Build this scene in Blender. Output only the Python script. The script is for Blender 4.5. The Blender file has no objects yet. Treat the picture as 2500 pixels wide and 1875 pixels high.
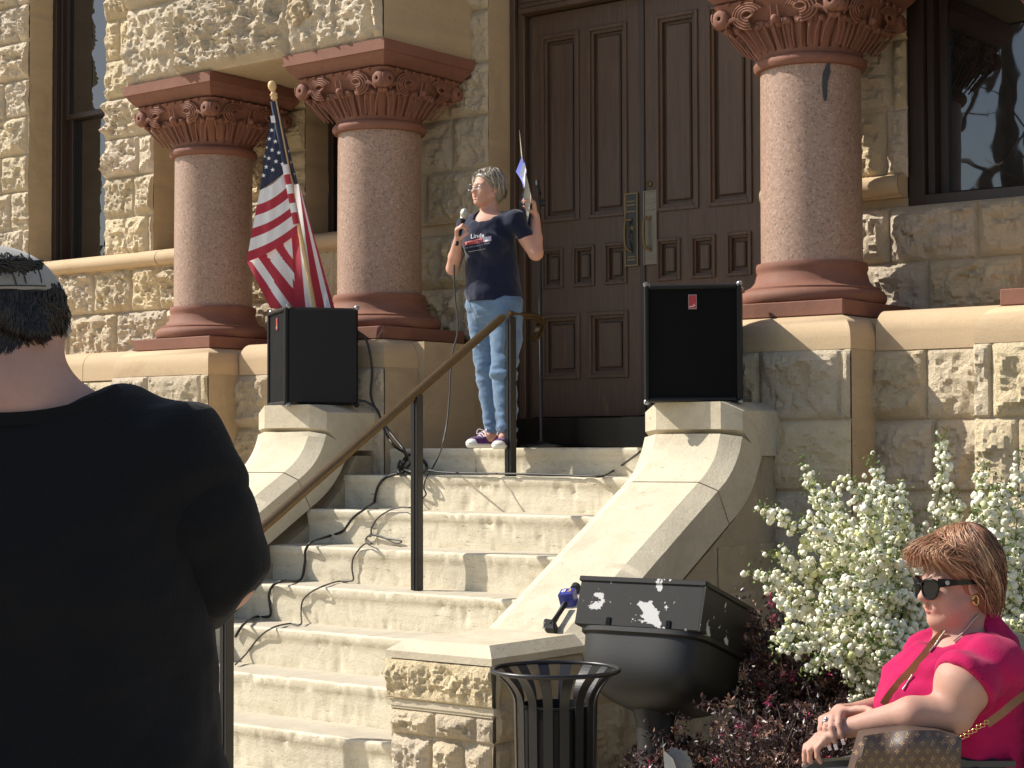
import bpy, math, random
import numpy as np
from mathutils import Vector, Matrix
random.seed(7)
rad = math.radians
S = bpy.context.scene
COL = S.collection

# ---------------------------------------------------------------- camera
FL = 4455.75                      # focal length in photo pixels (2500 wide)
YAW, PIT, ROL = rad(38.2035), rad(1.993), rad(-.1637)
_f = np.array([-math.sin(YAW)*math.cos(PIT), math.cos(YAW)*math.cos(PIT), math.sin(PIT)])
_r = np.array([math.cos(YAW), math.sin(YAW), 0.])
_u = np.cross(_r, _f)
_r, _u = _r*math.cos(ROL)+_u*math.sin(ROL), -_r*math.sin(ROL)+_u*math.cos(ROL)
CAM = np.array([0., 0., 1.677])
cam = bpy.data.objects.new('camera', bpy.data.cameras.new('camera')); COL.objects.link(cam)
cam.matrix_world = Matrix([[_r[0], _u[0], -_f[0], CAM[0]], [_r[1], _u[1], -_f[1], CAM[1]], [_r[2], _u[2], -_f[2], CAM[2]], [0, 0, 0, 1]])
cam.data.sensor_width = 36; cam.data.lens = FL/2500*36
cam.data.clip_start = .05; cam.data.clip_end = 500
S.camera = cam

# ---------------------------------------------------------------- light
SUN = np.array([.91, .425, -.915]); SUN = SUN/np.linalg.norm(SUN)   # direction the light travels
elev = math.asin(-SUN[2])
world = bpy.data.worlds.new('World'); S.world = world; world.use_nodes = True
nt = world.node_tree; bg = nt.nodes['Background']
sky = nt.nodes.new('ShaderNodeTexSky'); sky.sky_type = 'NISHITA'; sky.sun_disc = False
sky.sun_elevation = elev; sky.sun_rotation = math.atan2(-SUN[0], -SUN[1])
sky.air_density = 1.0; sky.dust_density = 1.5; sky.ozone_density = 1.0
nt.links.new(sky.outputs[0], bg.inputs[0]); bg.inputs[1].default_value = .10
sl = bpy.data.lights.new('sun', 'SUN'); sl.energy = 4.6; sl.angle = rad(.53); sl.color = (1, .94, .85)
so = bpy.data.objects.new('sun', sl); COL.objects.link(so); so.location = (-20, -10, 20)
so.rotation_euler = Vector(SUN).to_track_quat('-Z', 'Y').to_euler()
S.view_settings.view_transform = 'Standard'; S.view_settings.look = 'None'
S.view_settings.exposure = .52; S.view_settings.gamma = 1

# ---------------------------------------------------------------- photo point -> place
def ray(px, py): return _f + _r*(px-1250)/FL - _u*(py-937.5)/FL
def onX(px, py, v): d = ray(px, py); return CAM+d*(v-CAM[0])/d[0]
def onY(px, py, v): d = ray(px, py); return CAM+d*(v-CAM[1])/d[1]
def onZ(px, py, v): d = ray(px, py); return CAM+d*(v-CAM[2])/d[2]
def at(px, py, depth): return CAM+ray(px, py)*depth
RH = np.array([math.cos(YAW), math.sin(YAW), 0.]); FH = np.array([-math.sin(YAW), math.cos(YAW), 0.]); UP = np.array([0, 0, 1.])

# ---------------------------------------------------------------- noise
def _h(ix, iy, iz, s):
    n = (ix.astype(np.int64)*374761393 + iy.astype(np.int64)*668265263 + iz.astype(np.int64)*2147483647 + s*1274126177) & 0xffffffff
    n = ((n ^ (n >> 13))*1274126177) & 0xffffffff
    n = ((n ^ (n >> 16))*2246822519) & 0xffffffff
    return ((n ^ (n >> 15)) & 0xffffff)/16777215.
def vnoise(P, s=0):
    P = np.asarray(P, float); i = np.floor(P); f = P-i; f = f*f*(3-2*f); i = i.astype(np.int64)
    r = 0
    for dx in (0, 1):
        wx = f[..., 0] if dx else 1-f[..., 0]
        for dy in (0, 1):
            wy = f[..., 1] if dy else 1-f[..., 1]
            for dz in (0, 1):
                wz = f[..., 2] if dz else 1-f[..., 2]
                r = r + _h(i[..., 0]+dx, i[..., 1]+dy, i[..., 2]+dz, s)*wx*wy*wz
    return r*2-1
def fbm(P, o=4, s=0, g=.5):
    P = np.asarray(P, float); a = 1; r = 0; t = 0
    for k in range(o):
        r = r+a*vnoise(P*2.03**k+k*7.3, s+k); t += a; a *= g
    return r/t
def facet(U, V, cell, s):
    x = U/cell; y = V/cell; ix = np.floor(x).astype(np.int64); iy = np.floor(y).astype(np.int64)
    best = np.full(U.shape, 9.); out = np.zeros(U.shape)
    for dx in (-1, 0, 1):
        for dy in (-1, 0, 1):
            jx = ix+dx; jy = iy+dy; z = np.zeros_like(jx)
            cx = jx+_h(jx, jy, z, s); cy = jy+_h(jx, jy, z, s+1)
            d = (x-cx)**2+(y-cy)**2
            h = (_h(jx, jy, z, s+2)-.5)+(x-cx)*(_h(jx, jy, z, s+3)-.5)*1.6+(y-cy)*(_h(jx, jy, z, s+4)-.5)*1.6
            m = d < best; best = np.where(m, d, best); out = np.where(m, h, out)
    return out

# ---------------------------------------------------------------- objects
ORG = {}
def props(o, label=None, cat=None, group=None, kind=None):
    if label: o['label'] = label
    if cat: o['category'] = cat
    if group: o['group'] = group
    if kind: o['kind'] = kind
    return o
def thing(name, label, cat, loc=(0, 0, 0), group=None):
    o = bpy.data.objects.new(name, None); COL.objects.link(o); o.location = loc; o.empty_display_size = .1
    ORG[o.name] = np.array(loc, float)
    return props(o, label, cat, group)
def nrm(v): v = np.asarray(v, float); return v/(np.linalg.norm(v)+1e-12)
class MB:
    def __init__(s): s.v = []; s.f = []; s.m = []; s.n = 0; s.col = []
    def add(s, V, F, m=0, c=None):
        V = np.asarray(V, float); b = s.n; s.v.append(V); s.n += len(V)
        if isinstance(F, np.ndarray): F = F.tolist()
        s.f += [[i+b for i in q] for q in F]; s.m += [m]*len(F)
        s.col.append(np.ones((len(V), 3)) if c is None else np.asarray(c, float))
        return s
    def box(s, a, b, m=0, bev=0):
        a = np.minimum(a, b)*1.; b2 = np.maximum(a, b)*1.; b = b2
        return s.obox((a+b)/2, (1, 0, 0), (0, 1, 0), (0, 0, 1), (b-a)/2, m, bev)
    def obox(s, c, ax, ay, az, h, m=0, bev=0):
        c, ax, ay, az = [np.asarray(t, float) for t in (c, ax, ay, az)]
        if not bev:
            V = [c+ax*h[0]*i+ay*h[1]*j+az*h[2]*k for i in (-1, 1) for j in (-1, 1) for k in (-1, 1)]
            return s.add(V, [[0, 1, 3, 2], [4, 6, 7, 5], [0, 4, 5, 1], [2, 3, 7, 6], [0, 2, 6, 4], [1, 5, 7, 3]], m)
        V = []; idx = {}
        for i in (-1, 1):
            for j in (-1, 1):
                for k in (-1, 1):
                    for t in range(3):
                        hh = [h[0]-bev, h[1]-bev, h[2]-bev]; hh[t] = h[t]
                        idx[(i, j, k, t)] = len(V); V.append(c+ax*hh[0]*i+ay*hh[1]*j+az*hh[2]*k)
        F = []
        for t in range(3):
            for sg in (-1, 1):
                a, b = [q for q in range(3) if q != t]; q = []
                for (p, r) in ((-1, -1), (1, -1), (1, 1), (-1, 1)):
                    k = [0, 0, 0]; k[t] = sg; k[a] = p; k[b] = r; q.append(idx[(k[0], k[1], k[2], t)])
                if (sg > 0) == (t == 1): q = q[::-1]
                F.append(q)
        for t in range(3):
            a, b = [q for q in range(3) if q != t]
            for p in (-1, 1):
                for r in (-1, 1):
                    k = [0, 0, 0]; k[a] = p; k[b] = r; k0 = list(k); k1 = list(k); k0[t] = -1; k1[t] = 1
                    F.append([idx[tuple(k0)+(a,)], idx[tuple(k1)+(a,)], idx[tuple(k1)+(b,)], idx[tuple(k0)+(b,)]])
        for i in (-1, 1):
            for j in (-1, 1):
                for k in (-1, 1): F.append([idx[(i, j, k, 0)], idx[(i, j, k, 1)], idx[(i, j, k, 2)]])
        return s.add(V, F, m)
    def grid(s, V, m=0, c=None, wrapu=False, wrapv=False):
        V = np.asarray(V, float); a, b = V.shape[:2]
        I = np.arange(a*b).reshape(a, b)
        if wrapu: I = np.vstack([I, I[:1]])
        if wrapv: I = np.hstack([I, I[:, :1]])
        F = np.stack([I[:-1, :-1], I[1:, :-1], I[1:, 1:], I[:-1, 1:]], -1).reshape(-1, 4)
        return s.add(V.reshape(-1, 3), F, m, None if c is None else np.asarray(c).reshape(-1, 3))
    def tube(s, pts, r, n=8, m=0, caps=True, flat=None):
        P = np.asarray(pts, float); r = np.broadcast_to(np.asarray(r, float), (len(P),))
        T = np.gradient(P, axis=0); T = T/(np.linalg.norm(T, axis=1)[:, None]+1e-12)
        x = np.cross(T[0], [0, 0, 1.]);
        if np.linalg.norm(x) < .05: x = np.cross(T[0], [1., 0, 0])
        x = nrm(x); R = []
        for i in range(len(P)):
            x = nrm(x-T[i]*(x@T[i])); y = np.cross(T[i], x)
            a = np.arange(n)*2*math.pi/n
            fl = 1 if flat is None else flat
            R.append(P[i]+r[i]*(np.cos(a)[:, None]*x+fl*np.sin(a)[:, None]*y))
        b = s.n; s.grid(np.array(R), m, wrapv=True)
        if caps:
            s.f += [list(range(b+n-1, b-1, -1)), [b+(len(P)-1)*n+i for i in range(n)]]; s.m += [m, m]
        return s
    def lathe(s, prof, c=(0, 0, 0), n=32, m=0, ax=(0, 0, 1), xa=None, caps=True):
        az = nrm(ax); x = nrm(np.cross(az, [0, 1, 0]) if abs(az[1]) < .9 else np.cross(az, [1, 0, 0])) if xa is None else nrm(xa)
        y = np.cross(az, x); a = np.arange(n)*2*math.pi/n
        R = [np.asarray(c)+az*z+r*(np.cos(a)[:, None]*x+np.sin(a)[:, None]*y) for r, z in prof]
        b = s.n; s.grid(np.array(R), m, wrapv=True)
        if caps:
            s.f += [list(range(b+n-1, b-1, -1)), [b+(len(prof)-1)*n+i for i in range(n)]]; s.m += [m, m]
        return s
    def prism(s, poly, d, m=0):      # poly: list of 3-D points (planar), extruded by vector d
        P = np.asarray(poly, float); n = len(P); V = np.vstack([P, P+np.asarray(d)])
        F = [list(range(n))[::-1], [n+i for i in range(n)]]+[[i, (i+1) % n, n+(i+1) % n, n+i] for i in range(n)]
        return s.add(V, F, m)
    def build(s, name, mats, parent=None, smooth=False, loc=None, org=None, angle=None):
        if not isinstance(mats, (list, tuple)): mats = [mats]
        V = np.vstack(s.v) if s.v else np.zeros((0, 3))
        if parent is not None: o0 = ORG[parent.name]
        else: o0 = np.asarray(loc if loc is not None else (0, 0, 0), float)
        me = bpy.data.meshes.new(name)
        me.from_pydata((V-o0).tolist(), [], s.f)
        for mm in mats: me.materials.append(mm)
        me.polygons.foreach_set('material_index', s.m)
        if any(mm.name in ('rough_limestone', 'weathered_limestone') for mm in mats):
            ca = me.color_attributes.new('tint', 'FLOAT_COLOR', 'POINT')
            cc = np.ones((len(V), 4)); cc[:, :3] = np.vstack(s.col); ca.data.foreach_set('color', cc.ravel())
        me.validate(clean_customdata=False); me.update()
        if smooth or angle: me.polygons.foreach_set('use_smooth', [True]*len(me.polygons))
        if angle:
            try: me.set_sharp_from_angle(angle=rad(angle))
            except Exception: pass
        o = bpy.data.objects.new(name, me); COL.objects.link(o)
        if parent is not None: o.parent = parent
        else: o.location = o0
        ORG[o.name] = o0
        return o
def recalc(o):
    import bmesh
    b = bmesh.new(); b.from_mesh(o.data); bmesh.ops.recalc_face_normals(b, faces=b.faces); b.to_mesh(o.data); b.free(); return o
def curve(ctrl, n=24):               # Catmull-Rom through points
    P = np.asarray(ctrl, float); P = np.vstack([2*P[0]-P[1], P, 2*P[-1]-P[-2]]); out = []
    for i in range(1, len(P)-2):
        for t in np.linspace(0, 1, n, endpoint=False):
            a, b, c, d = P[i-1:i+3]
            out.append(.5*((2*b)+(c-a)*t+(2*a-5*b+4*c-d)*t*t+(3*b-3*c+d-a)*t**3))
    out.append(P[-2]); return np.array(out)

# ---------------------------------------------------------------- smooth bodies (signed distance -> surface)
def sdf_mesh(prims, res, k=.02, clip=None, wrinkle=None, pad=.03):
    """prims: ('c',a,b,ra,rb) round cone, ('e',c,(x,y,z) radii,R) ellipsoid; 5th/6th item k override. clip: list of (point, normal) planes kept on -normal side"""
    lo = np.full(3, 1e9); hi = -lo
    for p in prims:
        if p[0] == 'c':
            for q, r in ((p[1], p[3]), (p[2], p[4])): lo = np.minimum(lo, np.asarray(q)-r); hi = np.maximum(hi, np.asarray(q)+r)
        else:
            r = max(p[2]); lo = np.minimum(lo, np.asarray(p[1])-r); hi = np.maximum(hi, np.asarray(p[1])+r)
    lo = lo-pad; hi = hi+pad; N = np.ceil((hi-lo)/res).astype(int)+1
    F = np.full(N, 1., np.float32)
    ax = [lo[i]+np.arange(N[i])*res for i in range(3)]
    for p in prims:
        kk = p[-1]['k'] if isinstance(p[-1], dict) and 'k' in p[-1] else k
        sub = isinstance(p[-1], dict) and p[-1].get('sub')
        if p[0] == 'c':
            a, b = np.asarray(p[1], float), np.asarray(p[2], float); ra, rb = p[3], p[4]
            l = np.minimum(a-ra, b-rb); h = np.maximum(a+ra, b+rb)
        else:
            c = np.asarray(p[1], float); r = max(p[2]); l = c-r; h = c+r
        i0 = np.maximum(((l-kk-4*res-lo)/res).astype(int), 0); i1 = np.minimum(((h+kk+4*res-lo)/res).astype(int)+2, N)
        if (i1 <= i0).any(): continue
        X, Y, Z = np.meshgrid(*[ax[i][i0[i]:i1[i]] for i in range(3)], indexing='ij')
        Q = np.stack([X, Y, Z], -1)
        if p[0] == 'c':
            ab = b-a; L2 = ab@ab+1e-12; t = np.clip(((Q-a)@ab)/L2, 0, 1)
            D = np.linalg.norm(Q-a-t[..., None]*ab, axis=-1)-(ra+(rb-ra)*t)
        else:
            R = np.asarray(p[3]) if len(p) > 3 and p[3] is not None and not isinstance(p[3], dict) else np.eye(3)
            rr = np.asarray(p[2], float); q = (Q-c)@R.T
            k0 = np.linalg.norm(q/rr, axis=-1); k1 = np.linalg.norm(q/(rr*rr), axis=-1)+1e-9
            D = k0*(k0-1)/k1
        sl_ = tuple(slice(i0[i], i1[i]) for i in range(3)); G = F[sl_]
        if sub:
            h_ = np.clip(.5-.5*(G+D)/kk, 0, 1); F[sl_] = (G*(1-h_)-D*h_+kk*h_*(1-h_))
        else:
            h_ = np.clip(.5+.5*(G-D)/kk, 0, 1); F[sl_] = G*(1-h_)+D*h_-kk*h_*(1-h_)
    if wrinkle or clip:
        X, Y, Z = np.meshgrid(*ax, indexing='ij')
        if wrinkle:
            near = np.abs(F) < .05; Q = np.stack([X[near], Y[near], Z[near]], -1); F[near] += wrinkle(Q)
        for (pt, n) in (clip or []):
            n = nrm(n); D = (X-pt[0])*n[0]+(Y-pt[1])*n[1]+(Z-pt[2])*n[2]; F = np.maximum(F, D)
    F[0] = F[-1] = 1; F[:, 0] = F[:, -1] = 1; F[:, :, 0] = F[:, :, -1] = 1
    s = F < 0
    Vs = np.zeros(tuple(np.array(N)-1)+(3,)); cnt = np.zeros(tuple(np.array(N)-1))
    sh = np.array(N)-1
    for a in range(3):
        b, c = [q for q in range(3) if q != a]
        A = [slice(None)]*3; B = [slice(None)]*3; A[a] = slice(0, -1); B[a] = slice(1, None)
        f0 = F[tuple(A)]; f1 = F[tuple(B)]; cr = (f0 < 0) != (f1 < 0)
        t = np.where(cr, f0/(f0-f1+1e-20), 0)
        for ob in (0, 1):
            for oc in (0, 1):
                sl_ = [slice(None)]*3; sl_[b] = slice(ob, ob+sh[b]); sl_[c] = slice(oc, oc+sh[c]); sl_ = tuple(sl_)
                cs = cr[sl_]; cnt += cs; Vs[..., a] += cs*t[sl_]; Vs[..., b] += cs*ob; Vs[..., c] += cs*oc
    act = cnt > 0; idx = np.full(cnt.shape, -1); idx[act] = np.arange(act.sum())
    g = np.stack(np.nonzero(act), -1); V = lo+(g+Vs[act]/cnt[act][:, None])*res
    FF = []
    for a in range(3):
        b, c = (a+1) % 3, (a+2) % 3
        A = [slice(1, -1)]*3; B = [slice(1, -1)]*3; A[a] = slice(0, -1); B[a] = slice(1, None)
        s0 = s[tuple(A)]; s1 = s[tuple(B)]; off = [1, 1, 1]; off[a] = 0
        for sg in (0, 1):
            e = np.stack(np.nonzero(s0 & ~s1 if sg == 0 else ~s0 & s1), -1)+np.array(off)
            if not len(e): continue
            def I(db, dc):
                q = e.copy(); q[:, b] += db; q[:, c] += dc; return idx[q[:, 0], q[:, 1], q[:, 2]]
            Q = np.stack([I(-1, -1), I(0, -1), I(0, 0), I(-1, 0)], -1)
            FF.append(Q if sg == 0 else Q[:, ::-1])
    FF = np.vstack(FF); FF = FF[(FF >= 0).all(1)]
    return V, FF
def body(name, prims, res, mat, parent, k=.02, clip=None, wrinkle=None, disp=None, smooth_it=1):
    V, F = sdf_mesh(prims, res, k, clip, wrinkle)
    for _ in range(smooth_it):
        acc = np.zeros_like(V); n = np.zeros(len(V))
        for i in range(4):
            j = (i+1) % 4
            np.add.at(acc, F[:, i], V[F[:, j]]); np.add.at(acc, F[:, j], V[F[:, i]]); np.add.at(n, F[:, i], 1); np.add.at(n, F[:, j], 1)
        V = V*.5+.5*acc/np.maximum(n, 1)[:, None]
    if disp is not None:
        nr = np.zeros_like(V); a = V[F[:, 2]]-V[F[:, 0]]; b = V[F[:, 3]]-V[F[:, 1]]; fn = np.cross(a, b)
        for i in range(4): np.add.at(nr, F[:, i], fn)
        nr /= np.linalg.norm(nr, axis=1)[:, None]+1e-12; V = V+nr*disp(V, nr)[:, None]
    mb = MB(); mb.add(V, F); return mb.build(name, mat, parent, smooth=True)
def rotm(x, y, z): return np.array([nrm(x), nrm(y), nrm(z)])   # rows = local axes
# ---------------------------------------------------------------- materials
def newmat(name):
    m = bpy.data.materials.new(name); m.use_nodes = True; t = m.node_tree
    b = t.nodes['Principled BSDF']; return m, t, b
def nd(t, ty, **kw):
    n = t.nodes.new(ty)
    for k, v in kw.items():
        if k.startswith('i_'): n.inputs[int(k[2:]) if k[2:].isdigit() else k[2:].replace('_', ' ')].default_value = v
        else: setattr(n, k, v)
    return n
def coords(t, scale=(1, 1, 1)):
    c = nd(t, 'ShaderNodeTexCoord'); mp = nd(t, 'ShaderNodeMapping'); mp.inputs['Scale'].default_value = scale
    t.links.new(c.outputs['Object'], mp.inputs[0]); return mp.outputs[0]
def noise(t, co, sc, det=4, rough=.6, dist=0):
    n = nd(t, 'ShaderNodeTexNoise'); n.inputs['Scale'].default_value = sc; n.inputs['Detail'].default_value = det
    n.inputs['Roughness'].default_value = rough; n.inputs['Distortion'].default_value = dist
    t.links.new(co, n.inputs['Vector']); return n.outputs['Fac']
def ramp(t, fac, a, b, ca=(0, 0, 0, 1), cb=(1, 1, 1, 1)):
    r = nd(t, 'ShaderNodeValToRGB'); r.color_ramp.elements[0].position = a; r.color_ramp.elements[1].position = b
    r.color_ramp.elements[0].color = ca; r.color_ramp.elements[1].color = cb; t.links.new(fac, r.inputs[0]); return r.outputs[0]
def mix(t, fac, a, b, mode='MIX'):
    n = nd(t, 'ShaderNodeMix', data_type='RGBA', blend_type=mode)
    for i, v in ((0, fac), (6, a), (7, b)):
        if hasattr(v, 'links') or isinstance(v, bpy.types.NodeSocket): t.links.new(v, n.inputs[i])
        else: n.inputs[i].default_value = v if i == 0 else tuple(v)+((1,) if len(v) == 3 else ())
    return n.outputs[2]
def bump(t, b, h, st, dist=.01):
    n = nd(t, 'ShaderNodeBump'); n.inputs['Strength'].default_value = st; n.inputs['Distance'].default_value = dist
    t.links.new(h, n.inputs['Height']); t.links.new(n.outputs[0], b.inputs['Normal']); return n
def plain(name, col, rough=.5, metal=0, spec=.5, var=.12, sc=30, bmp=.1, bd=.002, coat=0, sheen=0):
    m, t, b = newmat(name); co = coords(t); n = noise(t, co, sc, 5)
    c0 = [x*(1-var) for x in col]; c1 = [min(1, x*(1+var)) for x in col]
    t.links.new(mix(t, n, c0, c1), b.inputs['Base Color'])
    b.inputs['Roughness'].default_value = rough; b.inputs['Metallic'].default_value = metal
    b.inputs['Specular IOR Level'].default_value = spec; b.inputs['Coat Weight'].default_value = coat
    b.inputs['Sheen Weight'].default_value = sheen
    if bmp: bump(t, b, noise(t, co, sc*4, 4), bmp, bd)
    return m
def stone(name, c0, c1, stain, sc=6, st_amt=.5, tint=False, rough=.85, bm=.6, bd=.012, streak=1., pits=0, pitcol=(.16, .13, .08), pitsc=60, fine=90):
    m, t, b = newmat(name); co = coords(t); cs = coords(t, (.35, .35, 1.6*streak)) if streak != 1 else co
    a = mix(t, ramp(t, noise(t, cs, sc, 6, .65, .6), .35, .68), c0, c1)
    a = mix(t, .5, a, mix(t, noise(t, co, fine, 5, .7), (.62, .62, .62), (1.3, 1.3, 1.3)), 'MULTIPLY')
    s = ramp(t, noise(t, co, sc*.45, 7, .7, .8), .52, .72)
    sm = nd(t, 'ShaderNodeMath', operation='MULTIPLY'); t.links.new(s, sm.inputs[0]); sm.inputs[1].default_value = st_amt
    a = mix(t, sm.outputs[0], a, stain)
    if pits:
        pc = coords(t, (.5, .5, 2.2)); p = ramp(t, noise(t, pc, pitsc, 4, .75, .5), .60, .67)
        big = ramp(t, noise(t, coords(t, (.6, .6, 1.8)), 5, 3), .42, .62)
        pm = nd(t, 'ShaderNodeMath', operation='MULTIPLY'); t.links.new(p, pm.inputs[0]); t.links.new(big, pm.inputs[1])
        p2 = nd(t, 'ShaderNodeMath', operation='MULTIPLY'); t.links.new(pm.outputs[0], p2.inputs[0]); p2.inputs[1].default_value = pits
        a = mix(t, p2.outputs[0], a, pitcol)
    if tint:
        at_ = nd(t, 'ShaderNodeAttribute'); at_.attribute_name = 'tint'; a = mix(t, 1., a, at_.outputs['Color'], 'MULTIPLY')
    t.links.new(a, b.inputs['Base Color']); b.inputs['Roughness'].default_value = rough; b.inputs['Specular IOR Level'].default_value = .25
    h = nd(t, 'ShaderNodeMath', operation='ADD'); t.links.new(noise(t, co, fine, 6, .7), h.inputs[0]); t.links.new(noise(t, co, fine*.28, 5, .65), h.inputs[1])
    bump(t, b, h.outputs[0], bm, bd)
    return m
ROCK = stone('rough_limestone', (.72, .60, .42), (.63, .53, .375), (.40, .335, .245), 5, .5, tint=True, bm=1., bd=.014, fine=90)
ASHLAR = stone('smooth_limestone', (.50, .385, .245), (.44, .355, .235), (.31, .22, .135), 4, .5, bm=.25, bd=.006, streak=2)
BAND = stone('yellow_band_stone', (.58, .435, .27), (.52, .39, .245), (.38, .24, .14), 3, .55, bm=.2, bd=.005, streak=2.5)
TREAD = stone('sun_dimmed_tread_stone', (.52, .47, .37), (.46, .41, .32), (.32, .28, .21), 5, .5, bm=.3, bd=.004)  # step stone coloured darker on treads to offset stronger sun than on risers
STEP = stone('cream_step_stone', (.76, .69, .53), (.67, .595, .44), (.40, .34, .25), 6, .62, bm=.5, bd=.006, streak=2.5, pits=.9, pitcol=(.22, .19, .13), pitsc=34)
COPE = stone('cream_coping_stone', (.63, .56, .42), (.56, .49, .355), (.40, .34, .25), 7, .6, bm=.45, bd=.006, pits=.5, pitsc=40)
DIRTY = stone('weathered_limestone', (.47, .385, .26), (.39, .325, .22), (.17, .14, .105), 4, .8, tint=True, bm=.6, bd=.01)
REDST = stone('red_sandstone', (.255, .118, .080), (.215, .098, .067), (.15, .076, .054), 7, .45, bm=.2, bd=.004, rough=.7)
def granite():
    m, t, b = newmat('pink_granite'); co = coords(t)
    v = nd(t, 'ShaderNodeTexVoronoi'); v.inputs['Scale'].default_value = 105; t.links.new(co, v.inputs['Vector'])
    sp = nd(t, 'ShaderNodeSeparateColor'); t.links.new(v.outputs['Color'], sp.inputs[0])
    a = mix(t, ramp(t, sp.outputs[0], .2, .8), (.33, .215, .155), (.40, .27, .20))
    a = mix(t, ramp(t, sp.outputs[1], .90, .93), a, (.23, .16, .125)); a = mix(t, ramp(t, sp.outputs[2], .90, .93), a, (.44, .33, .26))
    a = mix(t, .45, a, mix(t, noise(t, co, 5, 5), (.65, .65, .65), (1.25, 1.2, 1.2)), 'MULTIPLY')
    t.links.new(a, b.inputs['Base Color']); b.inputs['Roughness'].default_value = .42; b.inputs['Specular IOR Level'].default_value = .45
    bump(t, b, noise(t, co, 120, 3), .12, .002); return m
GRANITE = granite()
def wood(name, c0, c1, rough=.45, gz=1.5, worn=0):
    m, t, b = newmat(name); co = coords(t, (28, 28, gz)); n = noise(t, co, 2.2, 7, .7, .6)
    a = mix(t, ramp(t, n, .3, .75), c0, c1)
    if worn:
        w = ramp(t, noise(t, coords(t, (9, 9, 1.5)), 1.7, 7, .75), .56, .66)
        c = nd(t, 'ShaderNodeTexCoord'); s = nd(t, 'ShaderNodeSeparateXYZ'); t.links.new(c.outputs['Object'], s.inputs[0])
        mr = nd(t, 'ShaderNodeMapRange'); t.links.new(s.outputs[2], mr.inputs[0]); mr.inputs[1].default_value = 2.9; mr.inputs[2].default_value = 1.9
        mm = nd(t, 'ShaderNodeMath', operation='MULTIPLY'); t.links.new(w, mm.inputs[0]); t.links.new(mr.outputs[0], mm.inputs[1])
        a = mix(t, mm.outputs[0], a, (.16, .085, .045))
    t.links.new(a, b.inputs['Base Color']); b.inputs['Roughness'].default_value = rough; bump(t, b, n, .25, .003); return m
DOORW = wood('dark_varnished_wood', (.056, .032, .020), (.112, .068, .042), .5, worn=1)
FRAMEW = wood('dark_frame_paint', (.028, .018, .014), (.048, .032, .025), .4)
BLACKP = plain('black_gloss_paint', (.004, .004, .0045), .22, spec=.3, bmp=.05)
IRON = plain('black_iron', (.010, .010, .011), .36, spec=.5, bmp=.15)
BRONZE = plain('brown_bronze', (.105, .068, .030), .30, metal=.6, var=.4, sc=40)
BRASS = plain('aged_brass', (.20, .15, .07), .42, metal=.85, var=.3, sc=60, bmp=.2)
PEWTER = plain('tarnished_plate', (.20, .18, .14), .5, metal=.7, var=.3, sc=80, bmp=.3)
VINYL = plain('black_vinyl_cover', (.006, .006, .0065), .5, spec=.35, bmp=.5, bd=.003, sc=60)
GRILLE = plain('black_grille_cloth', (.0035, .0035, .0038), .8, spec=.15, bmp=.6, bd=.002, sc=150)
CHROME = plain('worn_metal_corner', (.32, .32, .32), .35, metal=.8)
REDP = plain('red_badge', (.42, .03, .03), .4)
WHITEP = plain('white_paint', (.8, .8, .8), .5, bmp=0)
RUBBER = plain('black_cable_rubber', (.014, .014, .015), .5, bmp=.1)
CABLEG = plain('grey_cable', (.06, .055, .05), .5, bmp=.1)
def glass(name, tint, r=.03, spec=.9, warp=.07):
    m, t, b = newmat(name); b.inputs['Base Color'].default_value = tint+(1,); b.inputs['Roughness'].default_value = r
    b.inputs['IOR'].default_value = 1.65; b.inputs['Specular IOR Level'].default_value = spec
    bump(t, b, noise(t, coords(t), 2.4, 2), warp, .02); return m
GLASS = glass('window_glass', (.012, .014, .015), .015, 1.)
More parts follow.
